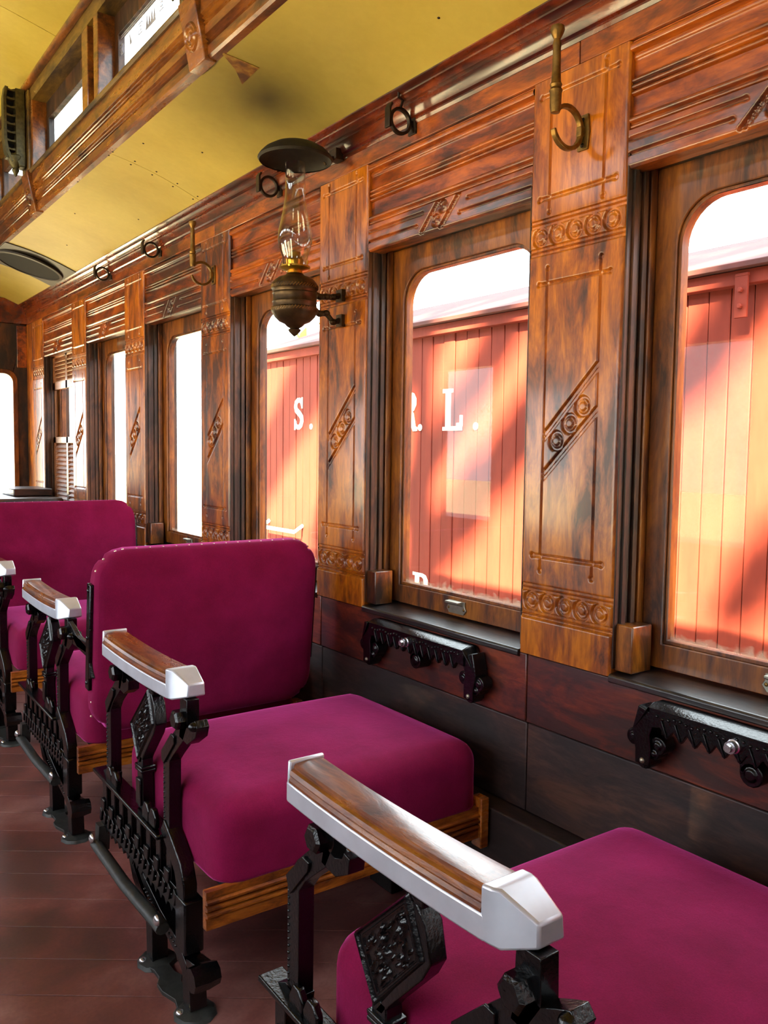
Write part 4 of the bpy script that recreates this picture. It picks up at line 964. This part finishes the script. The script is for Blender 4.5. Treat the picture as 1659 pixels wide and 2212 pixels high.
# white slab-serif letters
LH = 0.0755 * BX
def letter(ch, y, z, h):
    """flat painted letter; +u runs to the reader's right, i.e. towards the camera end (-y)"""
    mb = MB(); cnt = [0]
    def dep(): cnt[0] += 1; return -0.0145 - 0.0006 * cnt[0]
    def rib(p, wd): mb.ribbon([(-u, v) for u, v in p], wd, dep(), -0.0125)
    def bx(a, b, c, d): mb.box(dep(), -0.0125, -b, -a, c, d)
    if ch == 'S':
        p = [(0.50, 0.74), (0.46, 0.86), (0.36, 0.92), (0.24, 0.91), (0.14, 0.84), (0.11, 0.73), (0.15, 0.62), (0.26, 0.55), (0.38, 0.48), (0.48, 0.39), (0.50, 0.27), (0.45, 0.15), (0.34, 0.085), (0.22, 0.085), (0.13, 0.15), (0.10, 0.28)]
        rib([(u * h, v * h) for u, v in p], [0.10 * h, 0.13 * h, 0.15 * h, 0.16 * h, 0.18 * h, 0.19 * h, 0.19 * h, 0.19 * h, 0.19 * h, 0.20 * h, 0.20 * h, 0.19 * h, 0.16 * h, 0.15 * h, 0.13 * h, 0.10 * h])
        bx(0.47 * h, 0.55 * h, 0.66 * h, 1.0 * h); bx(0.04 * h, 0.12 * h, 0.0, 0.34 * h)
    if ch in 'RLP':
        bx(0.12 * h, 0.32 * h, 0, h); bx(0.02 * h, 0.42 * h, 0, 0.09 * h); bx(0.02 * h, 0.40 * h, 0.91 * h, h)
    if ch in 'RP':
        rib([(u * h, v * h) for u, v in ((0.30, 0.945), (0.46, 0.945), (0.58, 0.90), (0.63, 0.80), (0.63, 0.68), (0.58, 0.57), (0.46, 0.52), (0.30, 0.52))], [0.10 * h, 0.11 * h, 0.15 * h, 0.19 * h, 0.19 * h, 0.15 * h, 0.11 * h, 0.10 * h])
    if ch == 'R':
        rib([(0.40 * h, 0.52 * h), (0.54 * h, 0.42 * h), (0.59 * h, 0.20 * h), (0.66 * h, 0.06 * h), (0.78 * h, 0.05 * h)], [0.12 * h, 0.17 * h, 0.18 * h, 0.15 * h, 0.09 * h])
    if ch == 'L':
        bx(0.3 * h, 0.76 * h, 0, 0.10 * h); bx(0.66 * h, 0.76 * h, 0, 0.36 * h); bx(0.55 * h, 0.66 * h, 0.0, 0.18 * h)
    if ch == 'A':
        rib([(0.02 * h, 0.0), (0.33 * h, 0.98 * h)], 0.10 * h); rib([(0.33 * h, 0.98 * h), (0.66 * h, 0.0)], 0.19 * h); bx(0.16 * h, 0.54 * h, 0.28 * h, 0.38 * h); bx(-0.06 * h, 0.16 * h, 0, 0.08 * h); bx(0.50 * h, 0.80 * h, 0, 0.08 * h); bx(0.24 * h, 0.42 * h, 0.90 * h, 1.0 * h)
    if ch == '.':
        mb.lathe([(0.0001, -0.0165), (0.085 * h, -0.0165), (0.085 * h, -0.0145), (0.0001, -0.0145)], (0, -0.09 * h, 0.09 * h), 18, 'x')
    return mb.build('letter', 'white', car, loc=(0, y - 2.0, z))
zl = cz(0.0425)
letter('S', 1.756 * BX, zl + 0.012, LH); letter('.', 1.682 * BX, zl + 0.012, LH)
letter('R', 1.338 * BX, zl - 0.016, LH); letter('.', 1.277 * BX, zl - 0.016, LH)
letter('L', 1.205 * BX, zl - 0.016, LH); letter('.', 1.119 * BX, zl - 0.016, LH)
h2 = 0.066 * BX
letter('A', 1.342 * BX, cz(-0.234) - h2, h2); letter('R', 1.287 * BX, cz(-0.234) - h2, h2)

def leaf_blob(mb, c, rx, ry, rz, n, s, seed, cut=0.0):
    r = np.random.default_rng(seed); c = np.array(c)
    d = r.normal(size=(n, 3)); d /= np.linalg.norm(d, axis=1, keepdims=True); rad = r.uniform(cut, 1, (n, 1)) ** (1 / 2.2)
    P = c + d * rad * np.array([rx, ry, rz])
    for p in P:
        a = r.normal(size=3); a /= np.linalg.norm(a); b = np.cross(a, r.normal(size=3)); b /= np.linalg.norm(b); q = s * r.uniform(0.6, 1.3)
        mb.add([p - a * q, p + b * q * 0.45, p + a * q, p - b * q * 0.45], [(0, 1, 2, 3)])
def make_tree(loc, h, crown, label, boughs=None, seed=1, n=700, leaf=0.16, top=None):
    root = tag(empty('tree', loc), label, 'tree', 'trees outside the car'); hx, hy, hz0, hz1 = crown
    MB().tube([(0, 0, 0), (0.1, 0.05, h * 0.35), (-0.05, 0.1, h * 0.7), (0, 0, h * 0.92)], [0.05 * h ** 0.8 * 0.8, 0.04 * h ** 0.8 * 0.8, 0.03 * h ** 0.8 * 0.7, 0.02], 10).build('trunk', 'bark', root)
    lf = MB(); leaf_blob(lf, (0, 0, (hz0 + hz1) / 2), hx, hy, (hz1 - hz0) / 2, n, leaf, seed)
    if top: leaf_blob(lf, *top)
    for (a, b, r_, k) in (boughs or []):
        a, b = np.array(a), np.array(b)
        for i in range(k):
            p = a + (b - a) * (i + 0.5) / k; leaf_blob(lf, p, r_, r_, r_, 26, 0.13, seed * 100 + i)
    o = lf.build('foliage', 'leaf', root, angle=180); o['kind'] = 'stuff'
    return root
make_tree((9.0, 13.2, -1.05), 4.6, (1.6, 1.6, 1.8, 5.0), 'sunlit yellow-green tree beyond the red boxcar', seed=3, n=900)
# the big shade tree out of view on the other side of the train: dense low crown shaped to keep sun out of the car, long open boughs above
bo = []
for k in range(8):
    y0 = -4.4 + k * 0.84 + 0.12 * (k % 2); bo.append(((0.3, y0, 17.6), (0.3 + 0.2 * (k % 2), y0 + 2.3 + 0.25 * (k % 3), 14.9), 0.10 + 0.03 * (k % 3), 24))
make_tree((-9.0, 0.0, -1.05), 19.6, (1.2, 6.5, 9.6, 14.3), 'tall shade tree standing on the far side of the train', boughs=bo, seed=5, n=5200, leaf=0.26, top=((0.2, 0.0, 18.55), 0.9, 7.0, 1.35, 2600, 0.24, 77))  # top leaf layer added to shade the boxcar roof
